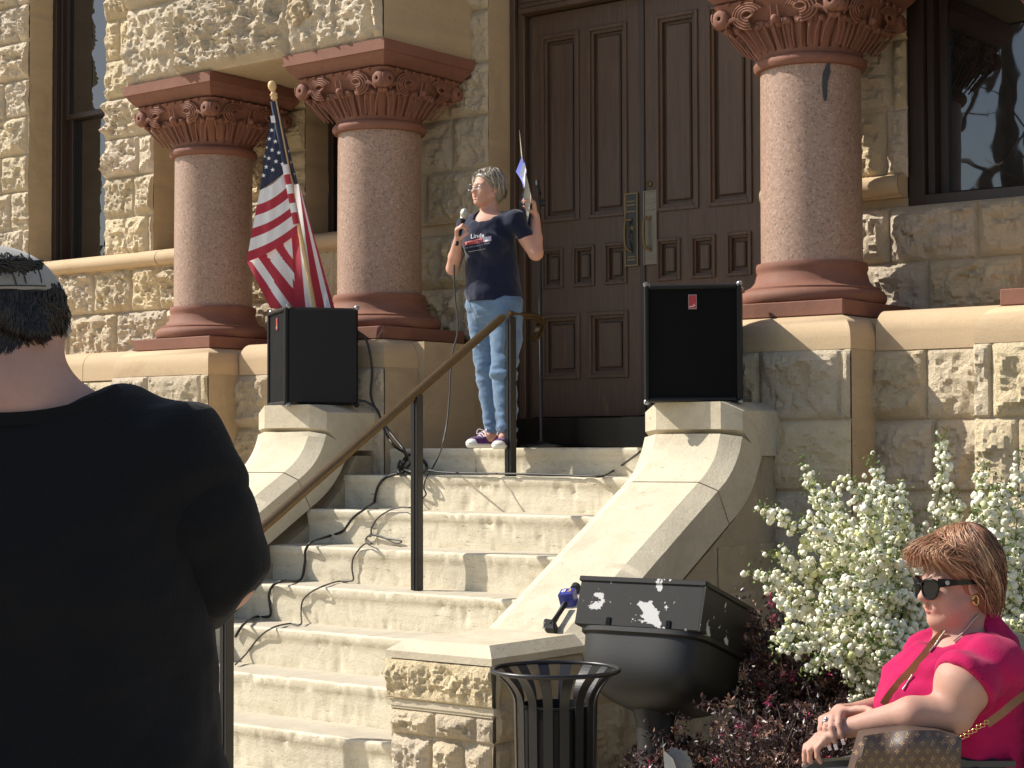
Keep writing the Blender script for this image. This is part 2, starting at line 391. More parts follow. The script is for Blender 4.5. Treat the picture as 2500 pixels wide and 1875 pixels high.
# ---------------------------------------------------------------- courthouse
YW, YL, YP, YC = 8.95, 8.30, 8.03, 8.50      # upper wall, low wall, pier fronts, column axis
XL, XM, XR, X4 = -9.28, -7.75, -4.68, -3.10
LAND = 1.674
def rock(mb, o, u, n, W, H, courses, widths=(.35, .8), relief=.045, res=.014, seed=1, jw=.0055, edge=.020, v=(0, 0, 1), m=0, fac=.16, tintv=.16, flat=0.):
    """rock-faced masonry: courses of pitched blocks, joints recessed; o = lower left corner"""
    o, u, n, v = [np.asarray(q, float) for q in (o, u, n, v)]
    rs = np.random.RandomState(seed)
    nu = max(2, int(W/res)+1); nv = max(2, int(H/res)+1)
    U, Vv = np.meshgrid(np.linspace(0, W, nu), np.linspace(0, H, nv), indexing='ij')
    ys = [0]; 
    for c in courses: ys.append(ys[-1]+c)
    while ys[-1] < H: ys.append(ys[-1]+courses[-1])
    ys = np.array(ys); ci = np.clip(np.searchsorted(ys, Vv, 'right')-1, 0, len(ys)-2)
    dv = np.minimum(Vv-ys[ci], ys[ci+1]-Vv)
    du = np.zeros_like(U); T = np.ones(U.shape+(3,)); br = np.zeros_like(U)
    for c in range(len(ys)-1):
        xs = [-rs.uniform(0, widths[1]*.7)]
        while xs[-1] < W: xs.append(xs[-1]+rs.uniform(*widths))
        xs = np.array(xs); mk = ci == c
        bi = np.clip(np.searchsorted(xs, U[mk], 'right')-1, 0, len(xs)-2)
        a = U[mk]-xs[bi]; b = xs[bi+1]-U[mk]
        a = np.where(xs[bi] <= 0.001, 9, a); b = np.where(xs[bi+1] >= W-.001, 9, b)
        du[mk] = np.minimum(a, b)
        k = rs.uniform(1-tintv, 1+tintv*.6, len(xs)); hue = rs.uniform(-.06, .06, len(xs)); dp = rs.uniform(.55, 1.15, len(xs))
        T[mk] = np.stack([k[bi]*(1+hue[bi]*.3), k[bi], k[bi]*(1-hue[bi]*1.6)], -1); br[mk] = dp[bi]
    du = np.minimum(du, np.minimum(U+.004, W-U+.004)*3+.0) if edge else du
    d = np.minimum(du, dv+.0)
    P = o+U[..., None]*u+Vv[..., None]*v
    w1 = vnoise(P*9, seed)*.03; w2 = vnoise(P*9+31, seed)*.03
    Q = P*np.array([1, 1, 1.25])+np.stack([w1, w2, w1], -1)*.8
    rg = 0
    for k_, (fr_, am_) in enumerate(((4.5, .55), (9.5, .42), (21, .30), (44, .20), (80, .12))):
        rg = rg+am_*(1-2.2*np.abs(vnoise(Q*fr_+k_*5.1, seed+k_)))
    f = .55*facet(U+w1*.6, Vv+w2*.6, fac*1.25, seed)+rg*.85+.30*facet(U-w2*.5, Vv+w1*.5, fac*.38, seed+9)
    ramp_ = np.clip((d-jw)/edge, 0, 1); ramp_ = ramp_*(2-ramp_)
    dep = np.where(d < jw, -.004, ramp_*(relief*.45*br+relief*(f+.15)*br*(1-flat)*np.clip((d-jw)/.05, .25, 1)))
    dep = np.maximum(dep, -.006)
    T = np.where((d < jw)[..., None], np.array([.93, .93, .93]), T)
    mb.grid(P+dep[..., None]*n, m, T); return mb
def ashl(mb, o, u, n, W, H, courses, widths=(.4, .8), seed=1, res=.03, m=0, v=(0, 0, 1)):
    return rock(mb, o, u, n, W, H, courses, widths, .006, res, seed, .006, .01, v, m, .3, .10)
court = thing('courthouse', 'yellow rough stone courthouse with red columns and tall brown double doors', 'building', (-6.215, 9.2, .1))
WZ = 6.2
mb = MB(); fx = (1, 0, 0); fn = (0, -1, 0)
AX0, AX1, BX0, BX1, CX0, CX1, DX0 = -11.9, -10.96, -10.41, -9.40, -8.84, -7.92, -7.22
cz = [.30]*12
z0 = 3.12
for (a, b, s, w) in ((-14.2, AX0, 3, (.28, .6)), (AX1, BX0, 5, (.5, .6)), (BX1, CX0, 6, (.5, .6)), (CX1, DX0, 8, (.34, .5))):
    rock(mb, (a, YW, z0), fx, fn, b-a, WZ-z0, [.335]*10 if s == 8 else cz, w, .05 if s != 8 else .035, seed=s, fac=.15)
rock(mb, (-14.2, YW, 2.36), fx, fn, 14.2-7.22, .68, [.34, .34], (.3, .6), .05, seed=11)
rock(mb, (-5.21, YW, 2.36), fx, fn, 3.6, .60, [.30, .30], (.35, .7), .045, seed=12)
rock(mb, (-5.21, YW, 3.12), fx, fn, 1.03-.16, WZ-3.12, [.37]*10, (.4, .7), .04, seed=13)
rock(mb, (-14.2, YL, .05), fx, fn, 14.2-9.75, 2.10, [.34]+[.352]*6, (.3, .7), .045, seed=14)
o = mb.build('wall', [ROCK], court, smooth=True, angle=20)
# smooth reveals, backing and returns
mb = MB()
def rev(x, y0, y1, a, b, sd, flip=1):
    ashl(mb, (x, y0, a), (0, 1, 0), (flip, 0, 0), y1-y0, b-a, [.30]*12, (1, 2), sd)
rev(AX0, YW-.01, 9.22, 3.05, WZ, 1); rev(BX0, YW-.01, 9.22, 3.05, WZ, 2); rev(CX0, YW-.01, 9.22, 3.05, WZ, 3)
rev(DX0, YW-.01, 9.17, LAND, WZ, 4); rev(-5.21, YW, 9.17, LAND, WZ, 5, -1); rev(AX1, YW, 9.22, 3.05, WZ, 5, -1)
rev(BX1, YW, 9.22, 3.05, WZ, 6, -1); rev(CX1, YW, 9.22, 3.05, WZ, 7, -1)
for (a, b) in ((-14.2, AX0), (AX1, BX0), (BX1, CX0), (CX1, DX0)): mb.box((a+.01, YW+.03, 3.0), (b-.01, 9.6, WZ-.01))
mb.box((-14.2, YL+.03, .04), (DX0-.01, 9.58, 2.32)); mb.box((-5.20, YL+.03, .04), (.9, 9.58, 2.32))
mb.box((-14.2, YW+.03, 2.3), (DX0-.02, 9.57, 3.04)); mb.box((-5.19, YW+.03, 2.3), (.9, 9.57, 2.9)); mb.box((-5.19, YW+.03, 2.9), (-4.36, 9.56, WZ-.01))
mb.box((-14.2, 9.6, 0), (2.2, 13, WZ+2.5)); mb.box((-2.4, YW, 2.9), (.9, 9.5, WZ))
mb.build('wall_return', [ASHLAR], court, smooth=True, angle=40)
# low wall between the right piers and its yellow band
for (x_, w_, s_) in ((-4.25, .75, 21), (-5.21, .5, 23), (-2.7, 3.0, 22), (-9.0, 1.0, 24)):
    mb = MB(); rock(mb, (x_, YL, .05), fx, fn, w_, 2.11, [.34]+[.354]*6, (.5, .9), .035, seed=s_); mb.build('low_wall', [ROCK], court, smooth=True, angle=20)
def bandprof(mb, x0, x1, yf, yb, zb, zt, r, endl=True, endr=True, m=0, ri=.0):
    """moulded cap: vertical face, rounded top edge, mitred round the ends"""
    pr = [(0, zb), (0, zt-r)]+[(-r+r*math.cos(a), zt-r+r*math.sin(a)) for a in np.linspace(0, math.pi/2, 8)][1:]
    rows = []
    for d, z in pr:      # d<=0 inset
        rows.append([(x0-(d if endl else 0), yb, z), (x0-(d if endl else 0), yf-d, z), (x1+(d if endr else 0), yf-d, z), (x1+(d if endr else 0), yb, z)])
    V = np.array(rows).reshape(-1, 3); n = len(pr); F = []
    for i in range(n-1):
        for j in range(3): F.append([i*4+j, i*4+j+1, (i+1)*4+j+1, (i+1)*4+j])
    F.append([(n-1)*4+j for j in range(4)]); F.append([3, 2, 1, 0]); F.append([i*4 for i in range(n)][::1]); F.append([i*4+3 for i in range(n)][::-1])
    mb.add(V, F, m)
for (a, b) in ((-14.2, XL-.48), (XL+.48, XM-.48), (-4.21, X4-.48), (X4+.48, .9)):
    x = a; mb = MB()
    while x < b-.05:
        e = min(b, x+.95); bandprof(mb, x+.003, e-.003, YL-.012, YW+.02, 2.155, 2.36, .11, False, False); x = e
    mb.build('yellow_band', [BAND], court, smooth=True, angle=50)
# window sill roll moulding
def roll(a, b, ret=False):
    mb = MB()
    pr = [(YW+.05, 3.01), (YW-.03, 3.01), (YW-.03, 3.025)]+[(YW-.035-.058*math.cos(t), 3.075+.055*math.sin(t)) for t in np.linspace(-math.pi/2, math.pi/2, 9)]+[(YW-.02, 3.14), (YW+.28, 3.15)]
    x = a
    while x < b-.02:
        e = min(b, x+1.3); R = np.array([[(x+.003, y, z) for y, z in pr], [(e-.003, y, z) for y, z in pr]]); mb.grid(R[::-1]); x = e
    if ret: mb.add([(b, y, z) for y, z in pr], [list(range(len(pr)))])
    mb.build('sill_moulding', [BAND], court, smooth=True, angle=50)
roll(-14.2, -8.0); roll(-5.21, -4.36, True)

# piers with caps
def pier(xc, w=.47, seed=1, left_smooth=False):
    p = MB()
    rock(p, (xc-w, YP, .05), fx, fn, 2*w, 2.11, [.34]+[.354]*6, (.35, .62), .035, seed=seed, m=0, flat=.1)
    for sx in (-1, 1):
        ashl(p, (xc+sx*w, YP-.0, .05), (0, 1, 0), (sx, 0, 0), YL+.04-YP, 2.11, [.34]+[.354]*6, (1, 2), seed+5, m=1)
    p.box((xc-w+.008, YP+.012, .04), (xc+w-.008, 9.2 if xc in (XM, XR) else YW+.05, 2.15), 1)
    q = p.build('pier', [ROCK, ASHLAR], court, smooth=True, angle=20)
    c = MB(); yb = 9.12 if xc in (XM, XR) else YW+.01
    c_r = (xc+w if xc != XM else xc+w)
    bandprof(c, xc-w, c_r, YP-.004, yb, 2.157, 2.335, .125); c.build('pier_cap', [BAND], q, smooth=True, angle=50)
pier(XL, seed=31); pier(XM, seed=32); pier(XR, seed=33); pier(X4, .47, seed=34)

# ---- columns
def capital_mesh(xc):
    """bell running from a round neck to a square head, carved with leaves and scrolls"""
    n = 240; zs = np.linspace(0, 1, 72); R = []
    th = np.arange(n)*2*math.pi/n+math.pi/4
    sq = 1/np.maximum(np.abs(np.cos(th)), np.abs(np.sin(th)))
    for t in zs:
        p = t**.8
        r = .262+.02*t+.075*max(0, t-.12)**1.1+.045*t*t
        ex = np.clip((t-.05)/.75, 0, 1); ex = ex*ex*(3-2*ex)
        shape = (1-ex)+ex*(np.minimum(sq, 1.34)**.93)
        rr = r*shape
        if t < .62:                        # upright acanthus leaves
            k = 28; ph = (th*k/(2*math.pi)) % 1; row = math.sin(min(1, t/.55)*math.pi*.5)
            leaf = np.abs(np.sin(th*14)); vein = np.abs(np.sin(th*42))
            rr = rr+.020*row*leaf**.7-.006*vein*row-.018*(leaf < .22)*(t > .12)
            if t > .5: rr = rr+.016*leaf*(1-(t-.5)/.12)
        else:
            rr = rr-.006+.008*fbm(np.stack([np.cos(th)*9, np.sin(th)*9, np.full(n, t*5)], -1), 3, 5)
        R.append(np.stack([xc+rr*np.cos(th), YC+rr*np.sin(th), np.full(n, 3.70+.285*t)], -1))
    return np.array(R)
def spiral(c, u, v, n, r0, turns, d0=0, s=1):
    pts = []
    for a in np.linspace(0, turns*2*math.pi, int(26*turns)):
        r = r0*(1-.80*a/(turns*2*math.pi)); pts.append(c+u*(r*math.cos(a+d0))+v*(s*r*math.sin(a+d0))+n*(.010*a/(turns*2*math.pi)))
    return np.array(pts)
def column(xc, label=None):
    mb = MB(); mb.lathe([(.266, 2.60), (.265, 3.0), (.262, 3.66)], (xc, YC, 0), 64)
    sh = mb.build('column', [GRANITE], court, smooth=True, angle=50)
    b = MB(); b.lathe([(.27, 2.63), (.288, 2.632), (.292, 2.62), (.292, 2.598), (.286, 2.585), (.290, 2.57), (.300, 2.535), (.322, 2.51), (.345, 2.50), (.352, 2.497), (.352, 2.487), (.372, 2.48), (.386, 2.462), (.388, 2.445), (.383, 2.425), (.370, 2.412), (.35, 2.410)], (xc, YC, 0), 64)
    b.build('base', [REDST], sh, smooth=True, angle=60)
    b = MB(); b.box((xc-.38, YC-.38, 2.336), (xc+.38, YC+.38, 2.412), 0, .004); b.build('plinth', [REDST], sh)
    c = MB(); c.lathe([(.258, 3.645), (.285, 3.65), (.297, 3.668), (.297, 3.685), (.286, 3.702), (.265, 3.708)], (xc, YC, 0), 64)
    c.grid(capital_mesh(xc), wrapv=True)
    for (n_, u_) in (((0, -1, 0), (1, 0, 0)), ((1, 0, 0), (0, 1, 0)), ((-1, 0, 0), (0, -1, 0))):
        n_ = np.array(n_, float); u_ = np.array(u_, float); z_ = UP; base = np.array([xc, YC, 0])
        def P(uu, zz, dd=.0): return base+u_*uu+z_*zz+n_*(.375+dd+(zz-3.93)*.25-abs(uu)**3*.15)
        for s in (-1, 1):
            ce = P(s*.325, 3.915, .0)       # corner eye volute with a drilled centre
            c.lathe([(.011, -.004), (.012, .018), (.020, .020), (.036, .016), (.048, .004), (.05, -.03)], ce, 20, 0, n_, caps=False)
            c.tube(spiral(P(s*.325, 3.915, .004), -s*u_, z_, n_, .056, .7, 2.6), .0055, 6)
            for q, r_ in enumerate((.088, .070, .052, .034)):
                a = np.linspace(.15*math.pi, 1.55*math.pi, 22)
                c.tube([P(s*(.155)-s*r_*math.cos(t)*1.05, 3.905+r_*.72*math.sin(t), .002+.004*q) for t in a], .0062, 6)
            a = np.linspace(0, 1, 16)
            for q in range(3):
                c.tube([P(s*(.20+.10*t), 3.880+.012*q+.035*math.sin(t*math.pi)*(1-.5*q)-.02*t, .006) for t in a], .0058, 6)
            c.tube(curve([P(s*.205, 3.93), P(s*.15, 3.945, .006), P(s*.12, 3.915, .01), P(s*.155, 3.895, .01), P(s*.19, 3.905, .008)], 6), .0075, 6)
            c.tube([P(s*.02, 3.94-.09*t, .002) for t in a], .006, 6)
            for q in range(4):
                c.tube([P(s*(.04+.075*q), 3.985-.02*t, .004) for t in a], .012*(1-a*.8)+.001, 6)
        c.lathe([(.001, .024), (.012, .022), (.021, .012), (.024, -.01)], P(0, 3.872, .004), 12, 0, n_)
        for q in range(11):                # curled leaf tips below the scrolls
            uu = -.33+.066*q
            c.lathe([(.001, .022), (.010, .018), (.018, .006), (.020, -.012)], P(uu*.93, 3.858-.006*(q % 2), -.030), 10, 0, n_)
        for q in range(12):
            uu = -.30+.0545*q
            c.tube(curve([base+u_*(uu*.72)+z_*3.735+n_*.268, base+u_*(uu*.84)+z_*3.79+n_*.305, P(uu, 3.85, -.018)], 5), .0058, 5)
    c.build('capital', [REDST], sh, smooth=True, angle=45)
    a = MB(); h = .43
    ang = [(h-.085, 3.975), (h-.082, 3.99), (h-.06, 4.0), (h-.025, 4.04), (h-.012, 4.068), (h, 4.072), (h, 4.138)]
    R = [[(xc-r, YC-r, z), (xc+r, YC-r, z), (xc+r, YC+r, z), (xc-r, YC+r, z)] for r, z in ang]
    a.grid(np.array(R), wrapv=True); a.f += [[a.n-4, a.n-3, a.n-2, a.n-1], [3, 2, 1, 0]]; a.m += [0, 0]
    a.build('abacus', [REDST], sh)
for x in (XL, XM, XR, X4): column(x)
m = MB(); G = []                       # old dark repair streak on the right shaft
for (x, y, w) in ((2029, 143, 2), (2024, 160, 5), (2018, 178, 8), (2015, 198, 9), (2014, 215, 6), (2013, 232, 5), (2014, 246, 2)):
    row = []
    for s in (-1, 0, 1):
        d = ray(x+w*s+vnoise(np.array([[y*.1, s, 0.]]), 3)[0]*3, y); o = CAM-np.array([XR, YC, 0]); a = d[0]**2+d[1]**2; b = 2*(o[0]*d[0]+o[1]*d[1]); c = o[0]**2+o[1]**2-.2668**2
        row.append(CAM+d*((-b-math.sqrt(b*b-4*a*c))/(2*a)))
    G.append(row)
m.grid(np.array(G)); m.build('dark_streak', [plain('grey_repair', (.045, .045, .05), .6)], [c for c in court.children if c.name == 'column.002'][0])
# lintel blocks over each pair of columns
mb = MB()
EY = YC-.40
rock(mb, (-9.70, EY, 4.142), fx, fn, 2.35, 1.95, [.52, .40, .5, .6], (.7, 1.2), .065, .015, seed=41, fac=.20, edge=.04)
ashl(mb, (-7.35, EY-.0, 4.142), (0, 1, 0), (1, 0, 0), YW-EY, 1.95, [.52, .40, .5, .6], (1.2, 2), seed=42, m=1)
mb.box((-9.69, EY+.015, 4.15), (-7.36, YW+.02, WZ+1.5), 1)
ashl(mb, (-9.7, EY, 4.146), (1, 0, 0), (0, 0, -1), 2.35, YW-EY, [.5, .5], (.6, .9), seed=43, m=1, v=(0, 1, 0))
mb.build('lintel', [ROCK, ASHLAR], court, smooth=True, angle=20)
mb = MB()
rock(mb, (-5.08, EY, 4.142), fx, fn, 2.4, 1.9, [.52, .40, .5, .6], (.7, 1.2), .06, .03, seed=44, fac=.2)
mb.box((-5.07, EY+.015, 4.15), (-2.68, YW+.02, WZ+1.5), 1)
mb.build('lintel', [ROCK, ASHLAR], court, smooth=True, angle=20)
# carved face boss
fc = onY(733, 25, EY-.03); R3 = rotm((1, 0, 0), (0, -1, 0), (0, 0, 1))
q = []
E_ = lambda x, y, z, a, b, c, **k: ('e', fc+np.array([x, -y, z]), (a, b, c), None)+((k,) if k else ())
q += [E_(0, 0, 0, .072, .055, .10), E_(0, .05, -.005, .017, .03, .03), E_(-.028, .045, .03, .022, .014, .012), E_(.028, .045, .03, .022, .014, .012),
      E_(-.035, .035, -.02, .022, .02, .022), E_(.035, .035, -.02, .022, .02, .022), E_(0, .045, -.05, .034, .016, .010), E_(0, .035, -.08, .03, .025, .022),
      E_(-.028, .058, .018, .012, .012, .008, sub=True), E_(.028, .058, .018, .012, .012, .008, sub=True), E_(0, .06, -.055, .02, .012, .004, sub=True)]
for s in (-1, 1):
    for j in range(4): q.append(E_(s*(.05+.01*j), .02, .06-.035*j, .02, .03, .022))
body('carved_face', q, .005, ASHLAR, court, k=.008)

# windows
def window(x0, x1, z0, z1, y, rail=None, k=.55):
    mb = MB(); w = .055
    def fr(a, b, c, d, w, ya, yb, m=0):
        mb.box((a, ya, c), (a+w, yb, d), m, .004); mb.box((b-w, ya, c), (b, yb, d), m, .004)
        mb.box((a+w, ya, c), (b-w, yb, c+w), m, .004); mb.box((a+w, ya, d-w), (b-w, yb, d), m, .004)
    fr(x0, x1, z0, z1, .09*k, y-.01, y+.12); fr(x0+.092*k, x1-.092*k, z0+.03, z1-.03, .04*k, y+.03, y+.14)
    r = rail if rail else (z0+z1)/2
    fr(x0+.13*k, x1-.13*k, z0+.06, r+.03, .05, y+.10, y+.15); fr(x0+.13*k, x1-.13*k, r-.02, z1-.05, .045, y+.06, y+.105)
    w_ = mb.build('window', [FRAMEW], court)
    g = MB(); g.box((x0+.14*k, y+.125, z0+.09), (x1-.14*k, y+.131, r)); g.box((x0+.14*k, y+.08, r), (x1-.14*k, y+.086, z1-.08)); g.build('pane', [GLASS], w_)
zr = onY(170, 283, 9.2)[2]
window(AX0+.002, AX1-.002, 3.06, WZ, 9.17, zr); window(BX0+.002, BX1-.002, 3.06, WZ, 9.17, zr); window(CX0+.002, CX1-.002, 3.06, WZ, 9.17, zr)
window(-4.355, -2.4, 2.93, WZ, 8.99, 5.6, 1.)

# door
YD = 9.20
court_door = MB()
dx0, dx1, dz0, dz1 = DX0+.003, -5.213, 1.69, 4.43
for (a, b, y) in ((dx0, dx0+.045, YD-.05), (dx0+.046, dx0+.10, YD-.02), (dx1-.045, dx1, YD-.05), (dx1-.10, dx1-.046, YD-.02)):
    court_door.box((a, y, dz0), (b, YD+.08, WZ), 0, .006)
for k in range(5):
    court_door.box((dx0+.102, YD-.085+.012*k, 4.44+.035*k), (dx1-.102, YD+.06, 4.473+.035*k), 0, .005)
court_door.box((dx0+.1, YD+.03, 4.62), (dx1-.1, YD+.06, WZ))
court_door.box((dx0+.1, YD+.03, 1.69), (dx0+.14, YD+.07, 4.43)); court_door.box((dx1-.14, YD+.03, 1.69), (dx1-.1, YD+.07, 4.43))
frm = court_door.build('door_frame', [DOORW], court)
th = MB(); th.box((dx0+.14, 8.93, LAND+.002), (dx1-.14, YD+.05, 1.858), 0, .006); th.build('door_step', [BLACKP], frm)
xc_ = (dx0+dx1)/2
def leaf(x0, x1, name='door_leaf'):
    L = MB(); y = YD; st = .003
    def pz(py, px=1330): return onY(px, py, YD)[2]
    w = x1-x0; A = .115
    px_ = [(x0+w*.10, x0+w*.445), (x0+w*.535, x0+w*.88)]
    zt, zb = 4.29, 3.105
    rows = [(zb, zt, px_), (2.685, 2.93, [(x0+w*(.10+.29*i), x0+w*(.29+.29*i)) for i in range(3)]), (2.11, 2.51, px_)]
    # stiles and rails around sunk panels
    cells = []
    L.box((x0, y+.03, 1.87), (x1, y+.05, dz1))
    zs = [1.87, 2.02, 2.24, 2.31, 2.56, zb, zt, dz1]
    for (a, b) in ((1.87, 2.11), (2.51, 2.685), (2.93, zb), (zt, dz1)): L.box((x0, y, a), (x1, y+.03, b))
    for (a, b, ps) in rows:
        e = [x0]+[t for p in ps for t in p]+[x1]
        for i in range(0, len(e), 2): L.box((e[i], y, a), (e[i+1], y+.03, b))
        for (p, r) in ps:
            t = .026 if b-a < .3 else .038
            for k, (yy, inset) in enumerate(((y-.012, 0), (y+.002, t*.5))):   # bolection moulding, two steps
                i0, i1 = inset, inset+t*.5
                L.box((p+i0-.006, yy, a+i0-.006), (p+i1, y+.031, b-i0+.006), 0, .003); L.box((r-i1, yy, a+i0-.006), (r-i0+.006, y+.031, b-i0+.006), 0, .003)
                L.box((p+i1, yy, a+i0-.006), (r-i1, y+.031, a+i1), 0, .003); L.box((p+i1, yy, b-i1), (r-i1, y+.031, b-i0+.006), 0, .003)
            q = t+.02; L.box((p+q, y+.012, a+q), (r-q, y+.031, b-q), 0, .008)
    return L.build(name, [DOORW], court)
gap = .022
ll = leaf(dx0+.142, xc_-gap); lr = leaf(xc_+gap*.6, dx1-.142)
a = MB(); a.box((xc_-gap+.001, YD-.012, 1.87), (xc_+gap*.6-.001, YD+.04, 4.43), 0, .004); a.build('astragal', [FRAMEW], frm)
def plate(px0, px1, py0, py1, mat, par, dark):
    A0 = onY(px0, py1, YD); B0 = onY(px1, py0, YD); x0, x1, z0, z1 = A0[0], B0[0], A0[2], B0[2]
    p = MB(); p.box((x0, YD-.008, z0), (x1, YD-.001, z1), 0, .002)
    w = .007
    p.box((x0, YD-.013, z0), (x0+w, YD-.007, z1), 1); p.box((x1-w, YD-.013, z0), (x1, YD-.007, z1), 1)
    p.box((x0+w, YD-.013, z0), (x1-w, YD-.007, z0+w), 1); p.box((x0+w, YD-.013, z1-w), (x1-w, YD-.007, z1), 1)
    cx = (x0+x1)/2; h = z1-z0
    for (t, s) in ((.88, .6), (.83, .7), (.74, .65), (.12, .5), (.08, .62)): p.box((cx-(x1-x0)*s/2, YD-.011, z0+h*t), (cx+(x1-x0)*s/2, YD-.007, z0+h*t+.006), 1)
    if dark:      # lone star and figures
        V = [(cx, YD-.012, z0+h*.52)]; c_ = np.array([cx+.004, YD-.012, z0+h*.52])
        V = [c_+np.array([math.sin(k*math.pi/5)*(.026 if k % 2 == 0 else .009), 0, math.cos(k*math.pi/5)*(.026 if k % 2 == 0 else .009)]) for k in range(10)]
        p.prism(V, (0, .004, 0), 1)
        for k in range(4): p.box((cx-.01+.008*(k % 2), YD-.011, z0+h*(.42-.03*k)), (cx+.002+.008*(k % 2), YD-.007, z0+h*(.42-.03*k)+.008), 1)
    pl_ = p.build('handle_plate', [mat, BRASS if dark else PEWTER], par)
    h_ = MB(); hx = x0+.024
    h_.tube(curve([(cx, YD-.01, z0+h*.63), (hx, YD-.035, z0+h*.62), (hx-.004, YD-.042, z0+h*.5), (hx-.003, YD-.042, z0+h*.36), (hx+.004, YD-.04, z0+h*.25), (cx, YD-.01, z0+h*.19)], 8), .0085, 10)
    h_.build('pull_handle', [BRASS], pl_, smooth=True)
plate(1528, 1559, 470, 651, IRON, ll, True); plate(1574, 1605, 464, 647, PEWTER, lr, False)
kb = MB(); c_ = onY(1587, 449, YD); kb.lathe([(.016, 0), (.018, .004), (.014, .012), (.001, .014)], c_, 16, 0, (0, -1, 0)); kb.build('lock_cylinder', [BRASS], lr, smooth=True)
# ---------------------------------------------------------------- stairs
L0, RH_, TR, Y0 = 1.71, .19, .2955, 8.064
SX0, SX1 = -7.34, -5.18
stair = thing('stone_staircase', 'cream stone entrance staircase with curved sloping side walls', 'staircase', (-6.215, 6.4, .1))
def stepm(k):
    z = LAND if k == 0 else L0-RH_*k; y = Y0-TR*k
    m = MB(); xa, xb = (SX0-.55, SX1+.1) if k == 0 else (SX0-.03, SX1+.03)
    yb = 9.19 if k == 0 else y+TR+.02
    zb = L0-RH_*(k+1)-.02
    r = .012; n = 40 if k else 48
    xs = np.linspace(xa, xb, n*5)
    pr = [(y+.005, zb), (y+.004, z-.05), (y+.001, z-.045)]+[(y+r-r*math.cos(t)-.001, z-r+r*math.sin(t)) for t in np.linspace(0, math.pi/2, 4)]+[(y+.08, z), (yb, z)]
    pr = [(a, b) for a, b in pr]
    # dense rows on the riser so worn edges are real
    pr = [(pr[0][0], zb+(z-.05-zb)*t) for t in np.linspace(0, 1, 6)][:-1]+pr[1:]
    R = np.array([[(x, a, b) for a, b in pr] for x in xs])
    wob = fbm(R*np.array([3, 3, 9.]), 3, k+2)*.004+np.minimum(0, fbm(R*np.array([14, 14, 30.]), 3, 40+k)+.12)*.022
    R[..., 1] -= np.where(R[..., 1] < y+.05, wob, 0); R[..., 2] += np.where(R[..., 2] > z-.04, wob*.6, 0)
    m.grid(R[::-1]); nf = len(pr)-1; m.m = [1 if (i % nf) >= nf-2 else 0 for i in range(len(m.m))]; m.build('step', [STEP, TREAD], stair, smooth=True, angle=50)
for k in range(0, 9): stepm(k)
MORT = stone('mortar_joint', (.34, .30, .22), (.3, .26, .2), (.2, .18, .14))
for k, xs in ((0, (-6.62,)), (1, (-6.83,)), (2, ()), (3, (-6.35,)), (5, (-6.0,))):
    for x in xs:
        m = MB(); m.box((x, Y0-TR*k+.0075, L0-RH_*(k+1)+.01), (x+.006, Y0-TR*k+.02, L0-RH_*k-.03)); m.build('joint', [MORT], stair)

